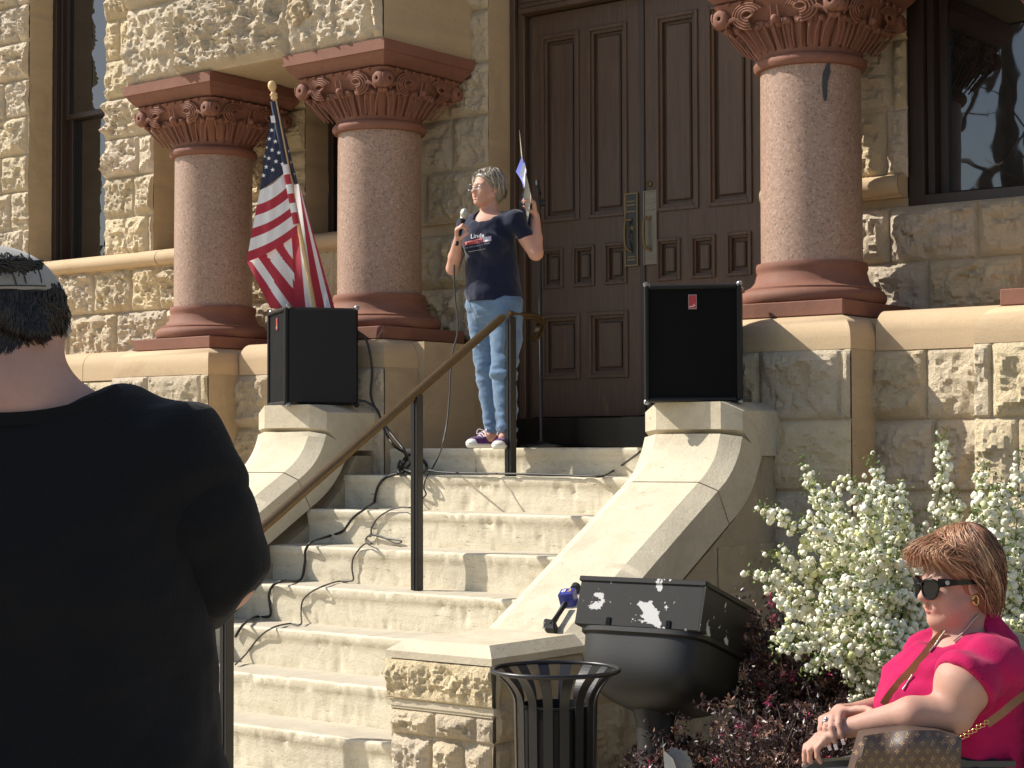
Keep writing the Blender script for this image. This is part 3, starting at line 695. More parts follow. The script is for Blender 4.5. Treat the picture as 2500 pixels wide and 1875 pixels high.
# swept coping: top path in (y, z), normal turning from up to front to slope
def coping_path():
    P = [(8.03, 1.899, 0, 1), (7.66, 1.899, 0, 1), (7.633, 1.899, -.7, .7), (7.625, 1.87, -1, 0), (7.623, 1.80, -1, 0), (7.620, 1.762, -1, 0)]
    C = [(7.624, 1.735), (7.598, 1.675), (7.545, 1.605), (7.475, 1.545), (7.40, 1.495), (7.28, 1.425)]
    return P, C
SLO = math.atan(.58)
PEDY0, PEDY1, PEDZ = 5.72, 6.36, .875
DYZ = [0., 0.]
def coping(xa, xb, parent, mirror=False):
    """xa inner side x, xb outer side x; chamfers along both long edges"""
    c = .096; cd = .046
    def sweep(path, nrms, thick, name):
        R = []
        for (y, z), (ny, nz), th in zip(path, nrms, thick):
            p = lambda x, d: (x, y-ny*d, z-nz*d)
            s = 1 if xb > xa else -1
            R.append([p(xa, th), p(xa, cd), p(xa+s*c, 0), p((xa+xb)/2-s*.06, 0), p((xa+xb)/2+s*.06, 0), p(xb-s*c, 0), p(xb, cd), p(xb, th)])
        R = np.array(R)
        # resample finely and roughen
        A = []
        for i in range(len(R)-1):
            n = max(1, int(np.linalg.norm(R[i+1, 3]-R[i, 3])/.02))
            for t in range(n): A.append(R[i]*(1-t/n)+R[i+1]*t/n)
        A.append(R[-1]); A = np.array(A); A = A+(fbm(A*11, 3, 5)*.003)[..., None]; A[..., 1] += DYZ[0]; A[..., 2] += DYZ[1]
        mb = MB(); mb.grid(A, wrapv=True); n = len(A); mb.f += [[i for i in range(8)][::-1], [(n-1)*8+i for i in range(8)]]; mb.m += [0, 0]
        o = recalc(mb.build(name, [COPE], parent, smooth=True, angle=25)); return o
    # top block
    y = 7.625; z = 1.899
    sweep([(8.028, z), (7.75, z), (y, z)], [(0, 1), (0, 1), (-1, 1)], [.27, .27, .27], 'coping_block') if False else None
    s = 1 if xb > xa else -1
    mb = MB(); zb = 1.632
    def ring(y_, zt, extra): return
    # solid block with chamfers along top sides and front corners
    X0, X1, X2, X3 = xa, xa+s*c, xb-s*c, xb
    V = [(X0, 8.028, z-cd), (X1, 8.028, z), (X2, 8.028, z), (X3, 8.028, z-cd),
         (X0, y+cd, z-cd), (X1, y, z), (X2, y, z), (X3, y+cd, z-cd),
         (X0, y+cd, 1.755), (X1, y, 1.765), (X2, y, 1.765), (X3, y+cd, 1.755),
         (X0, 8.028, zb), (X3, 8.028, zb), (X0, 7.84, zb), (X3, 7.84, zb)]
    F = [[0, 1, 5, 4], [1, 2, 6, 5], [2, 3, 7, 6], [4, 5, 9, 8], [5, 6, 10, 9], [6, 7, 11, 10], [0, 4, 8, 14, 12], [3, 13, 15, 11, 7], [0, 12, 13, 3, 2, 1], [8, 9, 10, 11, 15, 14], [12, 14, 15, 13]]
    V = [(a_, b_+(DYZ[0] if b_ < 8.0 else 0), c_+DYZ[1]) for a_, b_, c_ in V]
    mb.add(V, F); recalc(mb.build('coping_block', [COPE], parent))
    # curved and straight run
    ctrl = [(7.622, 1.742), (7.598, 1.680), (7.556, 1.615), (7.495, 1.558), (7.42, 1.510), (7.30, 1.440)]
    pts = curve([(a, b, 0) for a, b in ctrl], 6)[:, :2]
    yb_ = PEDY1-.05; zb_ = 1.440-(7.30-yb_)*.585
    pts = np.vstack([pts, [(yb_, zb_)]])
    T = np.gradient(pts, axis=0); T /= np.linalg.norm(T, axis=1)[:, None]
    N = np.stack([T[:, 1], -T[:, 0]], -1); N = np.where((N[:, 1] < 0)[:, None], -N, N)
    N = np.stack([-np.abs(N[:, 0]), np.abs(N[:, 1])], -1)
    k = 24
    th = np.concatenate([np.linspace(.255, .235, k), np.full(len(pts)-k, .235)])
    sweep(pts[:k+1], N[:k+1], th[:k+1], 'coping_curve')
    q = pts[k:].copy(); q[0] = pts[k]+(pts[k+1]-pts[k])*.008/max(1e-6, np.linalg.norm(pts[k+1]-pts[k]))
    sweep(q, N[k:], th[k:], 'coping_slope')
def cheek(xa, xb, sd):
    s = 1 if xb > xa else -1
    w = MB(); w.obox((0, 0, 0), (1, 0, 0), (0, 1, 0), (0, 0, 1), (0, 0, 0)) if False else None
    # stepped-free solid wall below the coping
    prof = [(8.02, .05), (8.02, 1.63), (7.86, 1.63), (7.74, 1.44), (7.62, 1.33), (7.48, 1.24), (6.33, .57), (6.33, .05)]
    i = .018*s
    w.prism([(xa+i, a, b) for a, b in prof], (xb-xa-2*i, 0, 0), 0)
    wall_ = recalc(w.build('side_wall', [DIRTY], stair))
    # ashlar faces with joints (outer and inner side)
    coping(xa, xb, wall_)
    # foot pedestal
    p = MB(); e = .0; x0, x1 = min(xa, xb)-e, max(xa, xb)+e; y0, y1 = PEDY0, PEDY1
    bz = .83
    V = [(x0, y0, bz), (x1, y0, bz), (x1, y1, bz), (x0, y1, bz), (x0+.06, y0+.06, PEDZ), (x1-.06, y0+.06, PEDZ), (x1-.06, y1, PEDZ), (x0+.06, y1, PEDZ),
         (x0, y0, .80), (x1, y0, .80), (x1, y1, .80), (x0, y1, .80)]
    p.add(V, [[0, 1, 5, 4], [1, 2, 6, 5], [3, 0, 4, 7], [4, 5, 6, 7], [8, 9, 1, 0], [9, 10, 2, 1], [11, 8, 0, 3], [11, 10, 9, 8], [2, 3, 7, 6], [10, 11, 3, 2]], 1)
    rock(p, (x0, y0+.012, .63), fx, fn, x1-x0, .165, [.17], (9, 10), .018, .008, sd+1, m=0, fac=.035, jw=.0, edge=.012)
    p.box((x0, y0+.012, .60), (x1, y0+.05, .629), 1, .002)
    rock(p, (x0+.02, y0+.025, .06), fx, fn, x1-x0-.03, .535, [.12, .30, .112], (.14, .26), .035, .010, sd+2, m=0, fac=.08)
    p.box((x0+.015, y0+.016, .590), (x1-.012, y0+.05, .599), 1)
    rock(p, (x1-.008, y0+.03, .06), (0, 1, 0), (1, 0, 0), y1-y0-.04, .735, [.13, .29, .31], (.3, .5), .02, .014, sd+3, m=2, fac=.1)
    p.box((x0+.006, y0+.03, .055), (x1-.02, y1+.06, .80), 2)
    recalc(p.build('pedestal', [ROCK, COPE, DIRTY], wall_, smooth=True, angle=20))
    # block joints on the outer face
    j = MB()
    rock(j, (xb-i+.001*s, 6.36, .06), (0, 1, 0), (s, 0, 0), 1.66, .56, [.14, .36, .3], (.4, .8), .035, .016, sd+5, m=0, fac=.15)
    if s > 0:
        rock(j, (xb-i+.002, 7.46, .62), (0, 1, 0), (1, 0, 0), .56, .58, [.36, .36], (.4, .6), .02, .016, sd+6, m=0, fac=.15)
    o = j.build('wall_face', [DIRTY], wall_, smooth=True, angle=20)
    return wall_
cheek(SX1, -4.61, 60); DYZ[:] = [-.07, .03]; cheek(SX0, -7.90, 70)

# ground
def ground():
    m = MB(); n = 60
    X, Y = np.meshgrid(np.linspace(-60, 60, 3), np.linspace(-60, 60, 3), indexing='ij')
    m.grid(np.stack([X, Y, np.full_like(X, .1)], -1)); return props(m.build('ground', [stone('ground_paving', (.55, .48, .36), (.48, .42, .31), (.34, .29, .21), 2, .4)]), kind='structure')
ground()
m = MB(); m.box((-4.58, 6.3, .09), (3, 8.0, .16)); m.box((-3.6, 5.3, .09), (3, 6.3, .16))
props(m.build('flower_bed', [stone('dark_soil', (.05, .035, .025), (.035, .025, .02), (.08, .06, .045), 12, .5, bm=1., bd=.02)]), kind='structure')

# handrail
RX = -6.17
def rp(px, py): return onX(px, py, RX)
rail = thing('stair_handrail', 'bronze handrail on square black posts up the middle of the stone steps', 'handrail', (RX, 6.0, .3))
top = rp(1233, 768); low = rp(632, 1296); d = (low-top)/np.linalg.norm(low-top)
end = top+d*3.25
pts = [end]+[top+d*t for t in (2.2, 1.2, .5, .03)]
tl = rp(1300, 772); path = [top+np.array([0, .02, .004]), top+np.array([0, .12, .004]), tl, rp(1314, 779), rp(1320, 795), rp(1313, 815), rp(1302, 828)]
mb = MB()
def flatrail(P, w=.027, h=.019):
    P = np.asarray(P); T = np.gradient(P, axis=0); T /= np.linalg.norm(T, axis=1)[:, None]; R = []
    for p, t in zip(P, T):
        x = np.array([1., 0, 0]); n = nrm(np.cross(x, t)); n = n
        prof = [(-.55, -1), (-.55, -.3), (-1, -.15), (-1, .45), (-.6, .9), (0, 1), (.6, .9), (1, .45), (1, -.15), (.55, -.3), (.55, -1)]
        R.append([p+x*w*a+n*h*b for a, b in prof])
    mb.grid(np.array(R), wrapv=True); b = mb.n-len(R)*11; mb.f += [list(range(b, b+11)), [mb.n-11+i for i in range(11)][::-1]]; mb.m += [0, 0]
flatrail(pts); flatrail(curve(path, 6))
lowc = [end, end+d*.03+np.array([0, -.05, .0]), end+np.array([0, -.12, -.02]), end+np.array([0, -.15, -.07]), end+np.array([0, -.10, -.12])]
flatrail(curve(lowc, 5))
recalc(mb.build('rail', [BRONZE], rail, smooth=True, angle=40))
def post(y, zb):
    t = (top[1]-y)/(-d[1]) if y < top[1] else 0; zt = (top+d*t)[2] if y < top[1] else top[2]
    m = MB(); m.box((RX-.024, y-.024, zb), (RX+.024, y+.024, zt-.012), 0, .003); m.box((RX-.005, y-.028, zb), (RX+.005, y-.0235, zt-.03), 0)
    m.box((RX-.012, y-.09, zt-.045-.035), (RX+.012, y+.09, zt-.02), 0) if False else None
    m.build('post', [IRON], rail)
post(top[1]+.045, L0-RH_); post(7.05, L0-4*RH_+.0); post(5.74, .16)
# ---------------------------------------------------------------- loudspeakers
def txt(s, size, mat, c, ax, up, parent, name='lettering', ext=.001, align='CENTER', shear=0, merge=None):
    cu = bpy.data.curves.new(name, 'FONT'); cu.body = s; cu.size = size; cu.align_x = align; cu.align_y = 'CENTER'; cu.extrude = ext; cu.shear = shear; cu.resolution_u = 3
    tmp = bpy.data.objects.new(name, cu); COL.objects.link(tmp)
    dg = bpy.context.evaluated_depsgraph_get(); me = bpy.data.meshes.new_from_object(tmp.evaluated_get(dg))
    V = np.array([v.co[:] for v in me.vertices]).reshape(-1, 3); F = [list(p.vertices) for p in me.polygons]
    bpy.data.objects.remove(tmp); bpy.data.curves.remove(cu); bpy.data.meshes.remove(me)
    ax = nrm(ax); up = nrm(up); n = np.cross(ax, up)
    W = np.asarray(c)+V[:, :1]*ax+V[:, 1:2]*up+V[:, 2:3]*n
    if merge is not None: merge[0].add(W, F, merge[1]); return None
    mb = MB(); mb.add(W, F); return mb.build(name, [mat], parent)
def cab(K, g, s, w, dpt, h, label, name='loudspeaker'):
    """K: lower front corner shared by grille face and visible side; g: along the grille, s: along the side, back"""
    K = np.asarray(K, float); g = nrm(g); s = nrm(s)
    c0 = K+g*w/2+s*dpt/2
    t = thing(name, label, 'loudspeaker', c0, 'loudspeakers at the head of the stairs')
    nr = -s
    m = MB(); m.obox(c0+UP*(h/2+.012), g, s, UP, (w/2, dpt/2, h/2-.012), 0, .014)
    for a in (-1, 1):
        for b in (-1, 1): m.lathe([(.018, .021), (.016, .030)], c0+g*a*(w/2-.05)+s*b*(dpt/2-.05), 12)
    # raised lip round the grille
    e = .022
    for a in (-1, 1): m.obox(c0+nr*(dpt/2+.004)+g*a*(w/2-e/2)+UP*(h/2+.012), g, s, UP, (e/2, .012, h/2-.014), 0, .006)
    for z in (.024+e/2-.004, h-e/2+.002): m.obox(c0+nr*(dpt/2+.004)+UP*z, g, s, UP, (w/2-e, .012, e/2), 0, .006)
    m.build('cabinet', [VINYL], t)
    gm = MB(); n = 26
    U, V = np.meshgrid(np.linspace(-1, 1, n), np.linspace(0, 1, n), indexing='ij')
    P = c0+nr*(dpt/2+.002)+g*(U*(w/2-e))[..., None]+UP*(.03+V*(h-.052))[..., None]
    rr = np.hypot(U*w/2, (V-.42)*h); P = P+nr*(np.where(rr < .17, .002, 0)-.0+.0012*vnoise(P*30))[..., None]
    gm.grid(P); gm.build('grille', [GRILLE], t, smooth=True)
    cm = []
    for a in (-1, 1):
        for b in (-1, 1):
            for z in (.02, h+.004):
                q = c0+g*a*(w/2-.008)+s*b*(dpt/2-.008)+UP*z
                m = MB(); m.lathe([(.001, .015), (.009, .012), (.014, .004), (.016, -.006), (.013, -.012), (.001, -.015)], q, 14, 0, nrm(g*a+s*b+UP*(1 if z > .1 else -1)))
                m.build('corner_protector', [CHROME if (z > .1 or b < 0) else VINYL], t, smooth=True)
    b = MB(); bc = c0+nr*(dpt/2+.006)+UP*(h-.085)
    b.obox(bc, g, s, UP, (.0205, .003, .036), 0); b.obox(bc+nr*.0032, g, s, UP, (.018, .001, .033), 1)
    # small white mark low on the badge
    for q, (u0, z0_, u1, z1_) in enumerate(((-.014, -.026, -.006, -.021), (-.006, -.021, -.001, -.025), (-.001, -.025, .006, -.019), (.006, -.019, .009, -.010), (.009, -.022, .014, -.018))):
        sg = 1 if (np.cross(g, UP)@nr) > 0 else -1
        b.tube([bc+nr*.0045+g*u0*sg+UP*z0_, bc+nr*.0045+g*u1*sg+UP*z1_], .0016, 5, 2)
    b.build('badge', [CHROME, REDP, WHITEP], t)
    hd = MB(); sc = c0+np.cross(s, UP)*0
    return t
SPKR_N = np.array([.5, -.866, 0]); gdir = np.array([.866, .5, 0])
K1 = onY(1574, 979, 7.5); K1[2] = 1.880
cab(K1, gdir, -SPKR_N, .478, .37, .598, 'black loudspeaker facing the camera on the right stair wall by the door')
K2 = onY(701, 987, 7.5); K2[2] = 1.908
gn = np.array([-.545, -.838, 0]); cab(K2, (-.838, .545, 0), (.545, .838, 0), .52, .425, .590, 'black loudspeaker turned side-on below the flag on the left stair wall')

# ---------------------------------------------------------------- flag
FD = 11.02
CL_R = plain('flag_red', (.42, .022, .045), .75, var=.05, sc=8, bmp=.3, sheen=.3); CL_W = plain('flag_white', (.78, .77, .78), .75, var=.03, sc=8, bmp=.3, sheen=.3)
CL_B = plain('flag_navy', (.018, .025, .06), .75, var=.1, sc=8, bmp=.3, sheen=.2); CL_S = plain('flag_star_white', (.85, .85, .86), .7, var=.01, bmp=0)
POLEW = plain('varnished_wood', (.66, .46, .22), .35, var=.15, sc=25)
def fp(x, y, dd=0.): return at(580+x*.3435, 190+y*.3435, FD+dd)
flag = thing('national_flag', 'furled American flag on a tilted wooden pole behind the left loudspeaker', 'flag', (at(816, 985, FD)[0], 8.0, 1.93))
pm = MB(); b0 = fp(265, 160); b1 = fp(548, 1640); dirp = nrm(b1-b0); pe = b0+dirp*((1.945-b0[2])/dirp[2])
pm.tube([b0-dirp*.02, pe], .0125, 12); pm.lathe([(.10, 0), (.10, .012), (.03, .02), (.018, .07)], (pe[0], pe[1], 1.932), 24); pm.build('pole', [POLEW], flag, smooth=True, angle=40)
fm = MB(); fm.lathe([(.013, 0), (.020, .004), (.022, .012), (.017, .020), (.023, .026), (.024, .032), (.014, .042), (.013, .052), (.018, .058), (.024, .070), (.026, .085), (.022, .102), (.012, .113), (.001, .116)], b0-dirp*.005, 24, 0, -dirp)
fm.build('finial', [POLEW], flag, smooth=True)
def interp(c, t):
    c = np.asarray(c, float); s = np.linspace(0, 1, len(c)); return np.stack([np.interp(t, s, c[:, i]) for i in range(c.shape[1])], -1)
fl = MB()
def sheet(lft, rgt, stripes, nu=26, per=5, rip=.012, ph=0., arc=0., dd=0.):
    """lft/rgt boundary polylines (x,y,depth) matched by parameter; stripes: list of (t0,t1,material)"""
    cl = interp(lft, np.linspace(0, 1, 200)); cr = interp(rgt, np.linspace(0, 1, 200))
    for (t0, t1, m) in stripes:
        t = np.linspace(t0, t1, per+1); L = interp(cl, t); R = interp(cr, t)
        s = np.linspace(0, 1, nu)
        G = L[None]*(1-s)[:, None, None]+R[None]*s[:, None, None]
        G[..., 1] += arc*np.sin(s*math.pi)[:, None]
        dep = G[..., 2]+rip*np.sin(s*9+ph)[:, None]*np.sin(.6+2*t)[None]+rip*.5*np.sin(s*21+ph*2+t.mean()*3)[:, None]+dd
        P = np.array([[fp(a[0], a[1], e) for a, e in zip(ra, rd)] for ra, rd in zip(G, dep)])
        fl.grid(P, m); 
# layer behind on the right of the pole (long vertical stripes)
sheet([(300, 240, .03), (350, 600, .03), (405, 760, .03), (425, 1040, .03), (470, 1640, .03)],
      [(305, 240, .05), (375, 540, .05), (430, 752, .06), (560, 1180, .06), (685, 1640, .06)], [(0, .5, 2)], 20, 14, .006)
def vstrip(tops, bots, m, dd, nb=14, bulge=10):
    (x0, y0), (x1, y1) = tops; (u0, w0), (u1, w1) = bots; R = []
    for s in np.linspace(0, 1, nb):
        row = []
        for t in np.linspace(0, 1, 7):
            xa = x0*(1-t)+x1*t; xb = u0*(1-t)+u1*t; ya = y0*(1-t)+y1*t; yb = w0*(1-t)+w1*t
            row.append(fp(xa*(1-s)+xb*s, ya*(1-s)+yb*s, dd+.012*math.sin(s*5+xa*.02)+.012*math.sin((xa*(1-s)+xb*s)*.035)))
        R.append(row)
    fl.grid(np.array(R), m)
vstrip(((400, 750), (434, 752)), ((470, 1640), (548, 1640)), 1, .045)
vstrip(((434, 752), (436, 752)), ((548, 1640), (620, 1640)), 0, .047)
vstrip(((436, 752), (438, 752)), ((620, 1640), (664, 1640)), 1, .049)
vstrip(((438, 752), (440, 760)), ((664, 1640), (690, 1640)), 0, .051)
vstrip(((370, 1100), (425, 1040)), ((405, 1640), (484, 1640)), 0, .028)
vstrip(((425, 1040), (430, 1040)), ((484, 1640), (520, 1640)), 1, .030)
# reversed lower fold with diagonal stripes
def diag(a, b, c, d, m, dd=.012): vstrip((a, b), (d, c), m, dd, 12)
diag((290, 1140), (380, 1090), (395, 1290), (385, 1280), 1); diag((225, 1170), (300, 1140), (388, 1280), (400, 1390), 0)
diag((160, 1210), (236, 1170), (402, 1390), (410, 1520), 1); diag((110, 1250), (176, 1215), (408, 1515), (412, 1660), 0)
diag((74, 1285), (124, 1245), (400, 1640), (326, 1640), 1); diag((62, 1300), (84, 1285), (332, 1640), (235, 1640), 0)
# canton and front stripes
sheet([(252, 165, 0), (243, 270, 0), (208, 440, -.01), (183, 600, -.015), (160, 800, -.02)], [(292, 170, 0), (308, 300, 0), (330, 440, -.005), (345, 600, -.005), (352, 660, -.005)], [(0, 1, 2)], 22, 24, .006, arc=4)
Lf = [(160, 796, -.02), (136, 910, -.02), (118, 1010, -.022), (98, 1110, -.025), (80, 1215, -.025), (62, 1310, -.025)]
Rf = [(352, 655, -.005), (372, 745, -.005), (384, 830, -.005), (396, 900, -.005), (410, 965, -.005), (424, 1040, -.005), (426, 1105, -.005)]
st = [(0, .19, 1), (.19, .34, 0), (.34, .52, 1), (.52, .66, 0), (.66, .84, 1), (.84, 1, 0)]
sheet(Lf, Rf, st, 30, 5, .007, .5, arc=22)
for (x, y) in ((243, 372), (225, 433), (268, 452), (208, 495), (245, 512), (293, 532), (222, 572), (273, 594), (318, 612), (203, 633), (249, 654), (184, 694), (194, 558), (362, 523), (378, 602), (395, 685)):
    R_ = 17 if x not in (208, 194, 362, 378) else 13; dz = -.042 if x < 340 else -.0
    V = [fp(x+R_*(1 if k % 2 == 0 else .4)*math.sin(k*math.pi/5)*(1 if R_ == 17 else .55), y-R_*(1 if k % 2 == 0 else .4)*math.cos(k*math.pi/5), dz+(.045 if x > 340 else 0)) for k in range(10)]
    fl.prism(V, _f*.003, 3)
def sleeve(y0, y1, m, r=.022):
    f_ = lambda y: fp(265+(y-160)*(548-265)/1480., y); a, b = f_(y0)+0*UP, f_(y1); fl.tube([a-_f*.01-_r*.012, (a+b)/2-_f*.01-_r*.012, b-_f*.01-_r*.012], r, 10, m)
for y0, y1, m, r in ((620, 690, 1, .0195), (690, 760, 0, .0195), (760, 826, 1, .0195), (826, 893, 0, .0195), (893, 960, 1, .0195), (960, 1040, 0, .0195), (170, 620, 2, .016)): sleeve(y0, y1, m, r)
fl.prism([fp(232, 270, -.03), fp(262, 268, -.03), (fp(270, 318, -.03)), fp(240, 320, -.03)], _f*.003, 1)
fl.build('flag_cloth', [CL_R, CL_W, CL_B, CL_S], flag, smooth=True, angle=60)

# ---------------------------------------------------------------- microphone stand and cables
ms = thing('microphone_stand', 'thin black microphone stand standing behind the speaker woman by the door', 'microphone stand', onY(1322, 1096, 8.75)*[1, 1, 0]+[0, 0, LAND+.002])
sb = ORG[ms.name]; D_ = float((sb-CAM)@_f)
m = MB(); m.tube([sb+UP*.02, at(1318, 640, D_), at(1317, 520, D_)], .011, 10); m.tube([at(1317, 560, D_), at(1316, 470, D_-.01)], .008, 8); m.build('pole', [IRON], ms, smooth=True)
m = MB(); m.lathe([(.13, 0), (.13, .012), (.04, .026), (.014, .04)], sb, 28); m.build('base', [IRON], ms, smooth=True, angle=40)
m = MB(); m.tube([at(1316, 478, D_), at(1311, 452, D_), at(1309, 440, D_)], [.016, .013, .016], 10); m.lathe([(.02, -.015), (.02, .015)], at(1325, 495, D_), 12, 0, nrm(_r)); m.build('clip', [IRON], ms, smooth=True, angle=40)
m = MB(); m.lathe([(.006, 0), (.008, .012), (.004, .03)], at(1310, 452, D_-.02), 8, 0, UP); m.build('knob', [CHROME], ms, smooth=True)
def stair_hit(px, py, off=.009):
    best = None
    for k in range(0, 10):
        zt = L0-RH_*k if k else LAND; zb = L0-RH_*(k+1); y = Y0-TR*k
        P = onY(px, py, y-off)
        if zb-.012 <= P[2] <= zt+.03: c = P
        else:
            c = None
        Q = onZ(px, py, zt+off) if abs(ray(px, py)[2]) > 1e-6 else None
        for R_ in (c, Q if (Q is not None and y-.02 <= Q[1] <= (y+TR if k else 9.1)) else None):
            if R_ is not None:
                dd = (R_-CAM)@_f
                if dd > 0 and (best is None or dd < best[0]): best = (dd, R_)
    return best[1] if best else onY(px, py, Y0)
K_ = .42194
def c11(x, y): return 600+x*K_, 600+y*K_
def c12(x, y): return 600+x*K_, 1175+y*K_
def c21(x, y): return 1200+x*K_, 600+y*K_
def cable(pts, r, name, label, mat, extra=None, n=8):
    P = curve(pts, n); m = MB(); m.tube(P, r, 7)
    if extra: [m.tube(curve(e, 8), r, 7) for e in extra]
    o = m.build(name, [mat], None, smooth=True, loc=P[0]); return props(o, label, 'cable', 'audio cables on the stairs')
d1 = 10.75
ca = [at(*c11(655, 506), 10.72), at(*c11(690, 530), 10.75), at(*c11(718, 620), 10.75), at(*c11(730, 740), 10.75), at(*c11(722, 860), 10.72), at(*c11(745, 930), 10.68), at(*c11(775, 985), 10.6), at(*c11(808, 1080), 10.5), at(*c11(862, 1160), 10.4)]
coil = [stair_hit(*c11(x, y)) for x, y in ((925, 1205), (890, 1250), (882, 1300), (905, 1316), (960, 1255), (1010, 1235), (1045, 1280), (1020, 1316), (950, 1318), (905, 1270), (935, 1215), (990, 1210), (1040, 1260), (1045, 1295), (1000, 1318), (930, 1300), (890, 1280), (930, 1235), (880, 1318))]
dn = [stair_hit(*c11(x, y)) for x, y in ((868, 1320), (805, 1345), (765, 1395), (745, 1470))]+[stair_hit(*c12(x, y)) for x, y in ((745, 120), (690, 158), (620, 212), (560, 288), (480, 318), (385, 350), (346, 400), (342, 470), (316, 570), (220, 576), (158, 602), (134, 665), (142, 775), (60, 784), (5, 812), (-30, 850), (-60, 900))]
cable(ca+coil+dn, .0075, 'speaker_cable', 'thick black cable coiled on the top step, trailing down the left of the stairs', RUBBER,
      [[at(*c11(650, 895), 10.6), at(*c11(700, 905), 10.6), at(*c11(760, 950), 10.58), at(*c11(785, 1010), 10.5), at(*c11(850, 1100), 10.4), at(*c11(925, 1195), 10.25), stair_hit(*c11(935, 1240))]])
rt_ = [stair_hit(*c11(x, y)) for x, y in ((1000, 1312), (1060, 1300), (1120, 1310), (1250, 1316), (1400, 1318), (1560, 1320))]+[stair_hit(*c21(x, y)) for x, y in ((240, 1322), (430, 1328), (560, 1334), (640, 1334), (700, 1305), (760, 1265))]+[at(*c21(835, 1212), 9.25), at(*c21(860, 1190), 9.3)]
cable(rt_, .006, 'speaker_cable', 'thin black cable lying along the back of the top step to the right wall', RUBBER)
mic_c = [(1215, 1422-1422+0)]
mc = [at(*c11(1210, -8), 10.02), at(*c11(1207, 60), 10.06), at(*c11(1206, 180), 10.1), at(*c11(1211, 300), 10.1), at(*c11(1226, 420), 10.1), at(*c11(1222, 520), 10.1), at(*c11(1198, 610), 10.1), at(*c11(1186, 720), 10.08), at(*c11(1178, 880), 10.05), at(*c11(1162, 1040), 10.0), at(*c11(1130, 1180), 9.95)]+[stair_hit(*c11(x, y), .02) for x, y in ((1090, 1270), (1045, 1340), (1031, 1400), (1042, 1440), (1003, 1475))]+[stair_hit(*c12(x, y)) for x, y in ((960, 150), (900, 150), (838, 165), (765, 212), (728, 270), (724, 305), (700, 325), (694, 350), (730, 362), (690, 362), (650, 400), (620, 450), (615, 510), (622, 568), (590, 578), (530, 580), (450, 606), (380, 640), (330, 690), (319, 760), (318, 828), (250, 824), (160, 846), (80, 900), (0, 1000), (-60, 1060))]
cable(mc, .0048, 'microphone_cable', 'thin microphone cable hanging from the speaking woman and looping down the steps', CABLEG,
      [[stair_hit(*c12(x, y), .012) for x, y in ((728, 306), (790, 322), (850, 352), (892, 356), (898, 345), (860, 338), (800, 328), (740, 312), (718, 320))]])

# ---------------------------------------------------------------- litter bin
BD = 6.4; bc = at(1356, 1635, BD); zr_ = bc[2]
bn = thing('litter_bin', 'black metal slatted litter bin with a flared rim in front of the stair pedestal', 'litter bin', (bc[0], bc[1], .1))
def brad(z):
    h = zr_-z; return .146+.076*max(0, 1-h/.115)**1.9-.012*min(1, h/.7)
NS = 16
for i in range(NS):
    a = 2*math.pi*i/NS+.07; u = np.array([math.cos(a), math.sin(a), 0]); v = np.array([-u[1], u[0], 0]); R = []
    for z in np.concatenate([np.linspace(.14, zr_-.14, 8), np.linspace(zr_-.13, zr_-.004, 14)]):
        r = brad(z); w = .0165*(1+.22*max(0, 1-(zr_-z)/.1)); c = np.array([bc[0], bc[1], z])+u*r
        R.append([c-v*w-u*.002, c-v*w+u*.002, c+v*w+u*.002, c+v*w-u*.002])
    m = MB(); m.grid(np.array(R), wrapv=True); m.f += [[0, 1, 2, 3], [m.n-1, m.n-2, m.n-3, m.n-4]]; m.m += [0, 0]; recalc(m.build('slat', [IRON], bn))
m = MB(); a = np.linspace(0, 2*math.pi, 73)[:-1]; tr = brad(zr_)
m.grid(np.array([[np.array([bc[0], bc[1], zr_])+np.array([math.cos(t), math.sin(t), 0])*(tr+.0085*math.cos(p))+UP*.0085*math.sin(p) for p in np.linspace(0, 2*math.pi, 11)[:-1]] for t in a]), wrapu=True, wrapv=True)
m.build('rim', [IRON], bn, smooth=True)
m = MB(); m.lathe([(.145, .10), (.145, .145), (.02, .15)], (bc[0], bc[1], 0), 36); m.build('base_ring', [IRON], bn, smooth=True, angle=30)
m = MB(); m.lathe([(.115, .15), (.122, zr_-.13), (.128, zr_-.125), (.128, zr_-.118), (.118, zr_-.118), (.112, .17), (.001, .17)], (bc[0], bc[1], 0), 40, caps=False); m.build('liner', [VINYL], bn, smooth=True, angle=30)

# ---------------------------------------------------------------- floodlight housing on a post
GREYB = None
def peeling():
    m, t, b = newmat('peeling_black_paint'); co = coords(t)
    n = noise(t, co, 26, 5, .7); a = mix(t, n, (.016, .016, .0155), (.026, .0255, .0245))
    big = noise(t, coords(t, (1, 1, 1)), 7.5, 5, .62, .3); sep = ramp(t, big, .600, .606)
    sm = ramp(t, noise(t, co, 95, 2, .5), .735, .75); rg = ramp(t, noise(t, co, 4.2, 2), .50, .56)
    mm = nd(t, 'ShaderNodeMath', operation='MULTIPLY'); t.links.new(sm, mm.inputs[0]); t.links.new(rg, mm.inputs[1])
    mx = nd(t, 'ShaderNodeMath', operation='MAXIMUM'); t.links.new(sep, mx.inputs[0]); t.links.new(mm.outputs[0], mx.inputs[1])
    a = mix(t, mx.outputs[0], a, (.55, .55, .54)); t.links.new(a, b.inputs['Base Color']); b.inputs['Roughness'].default_value = .5; b.inputs['Specular IOR Level'].default_value = .25
    bump(t, b, mx.outputs[0], -.4, .002); return m
PEEL = peeling(); DOME = plain('faded_black_paint', (.011, .011, .0105), .5, var=.25, sc=14, bmp=.15)
KD = 7.0
kb_ = at(1650, 1800, KD); kl = thing('floodlight', 'big black floodlight housing with a square top and round belly on a post', 'floodlight', (kb_[0], kb_[1], .15))
A = at(1420, 1408, KD)
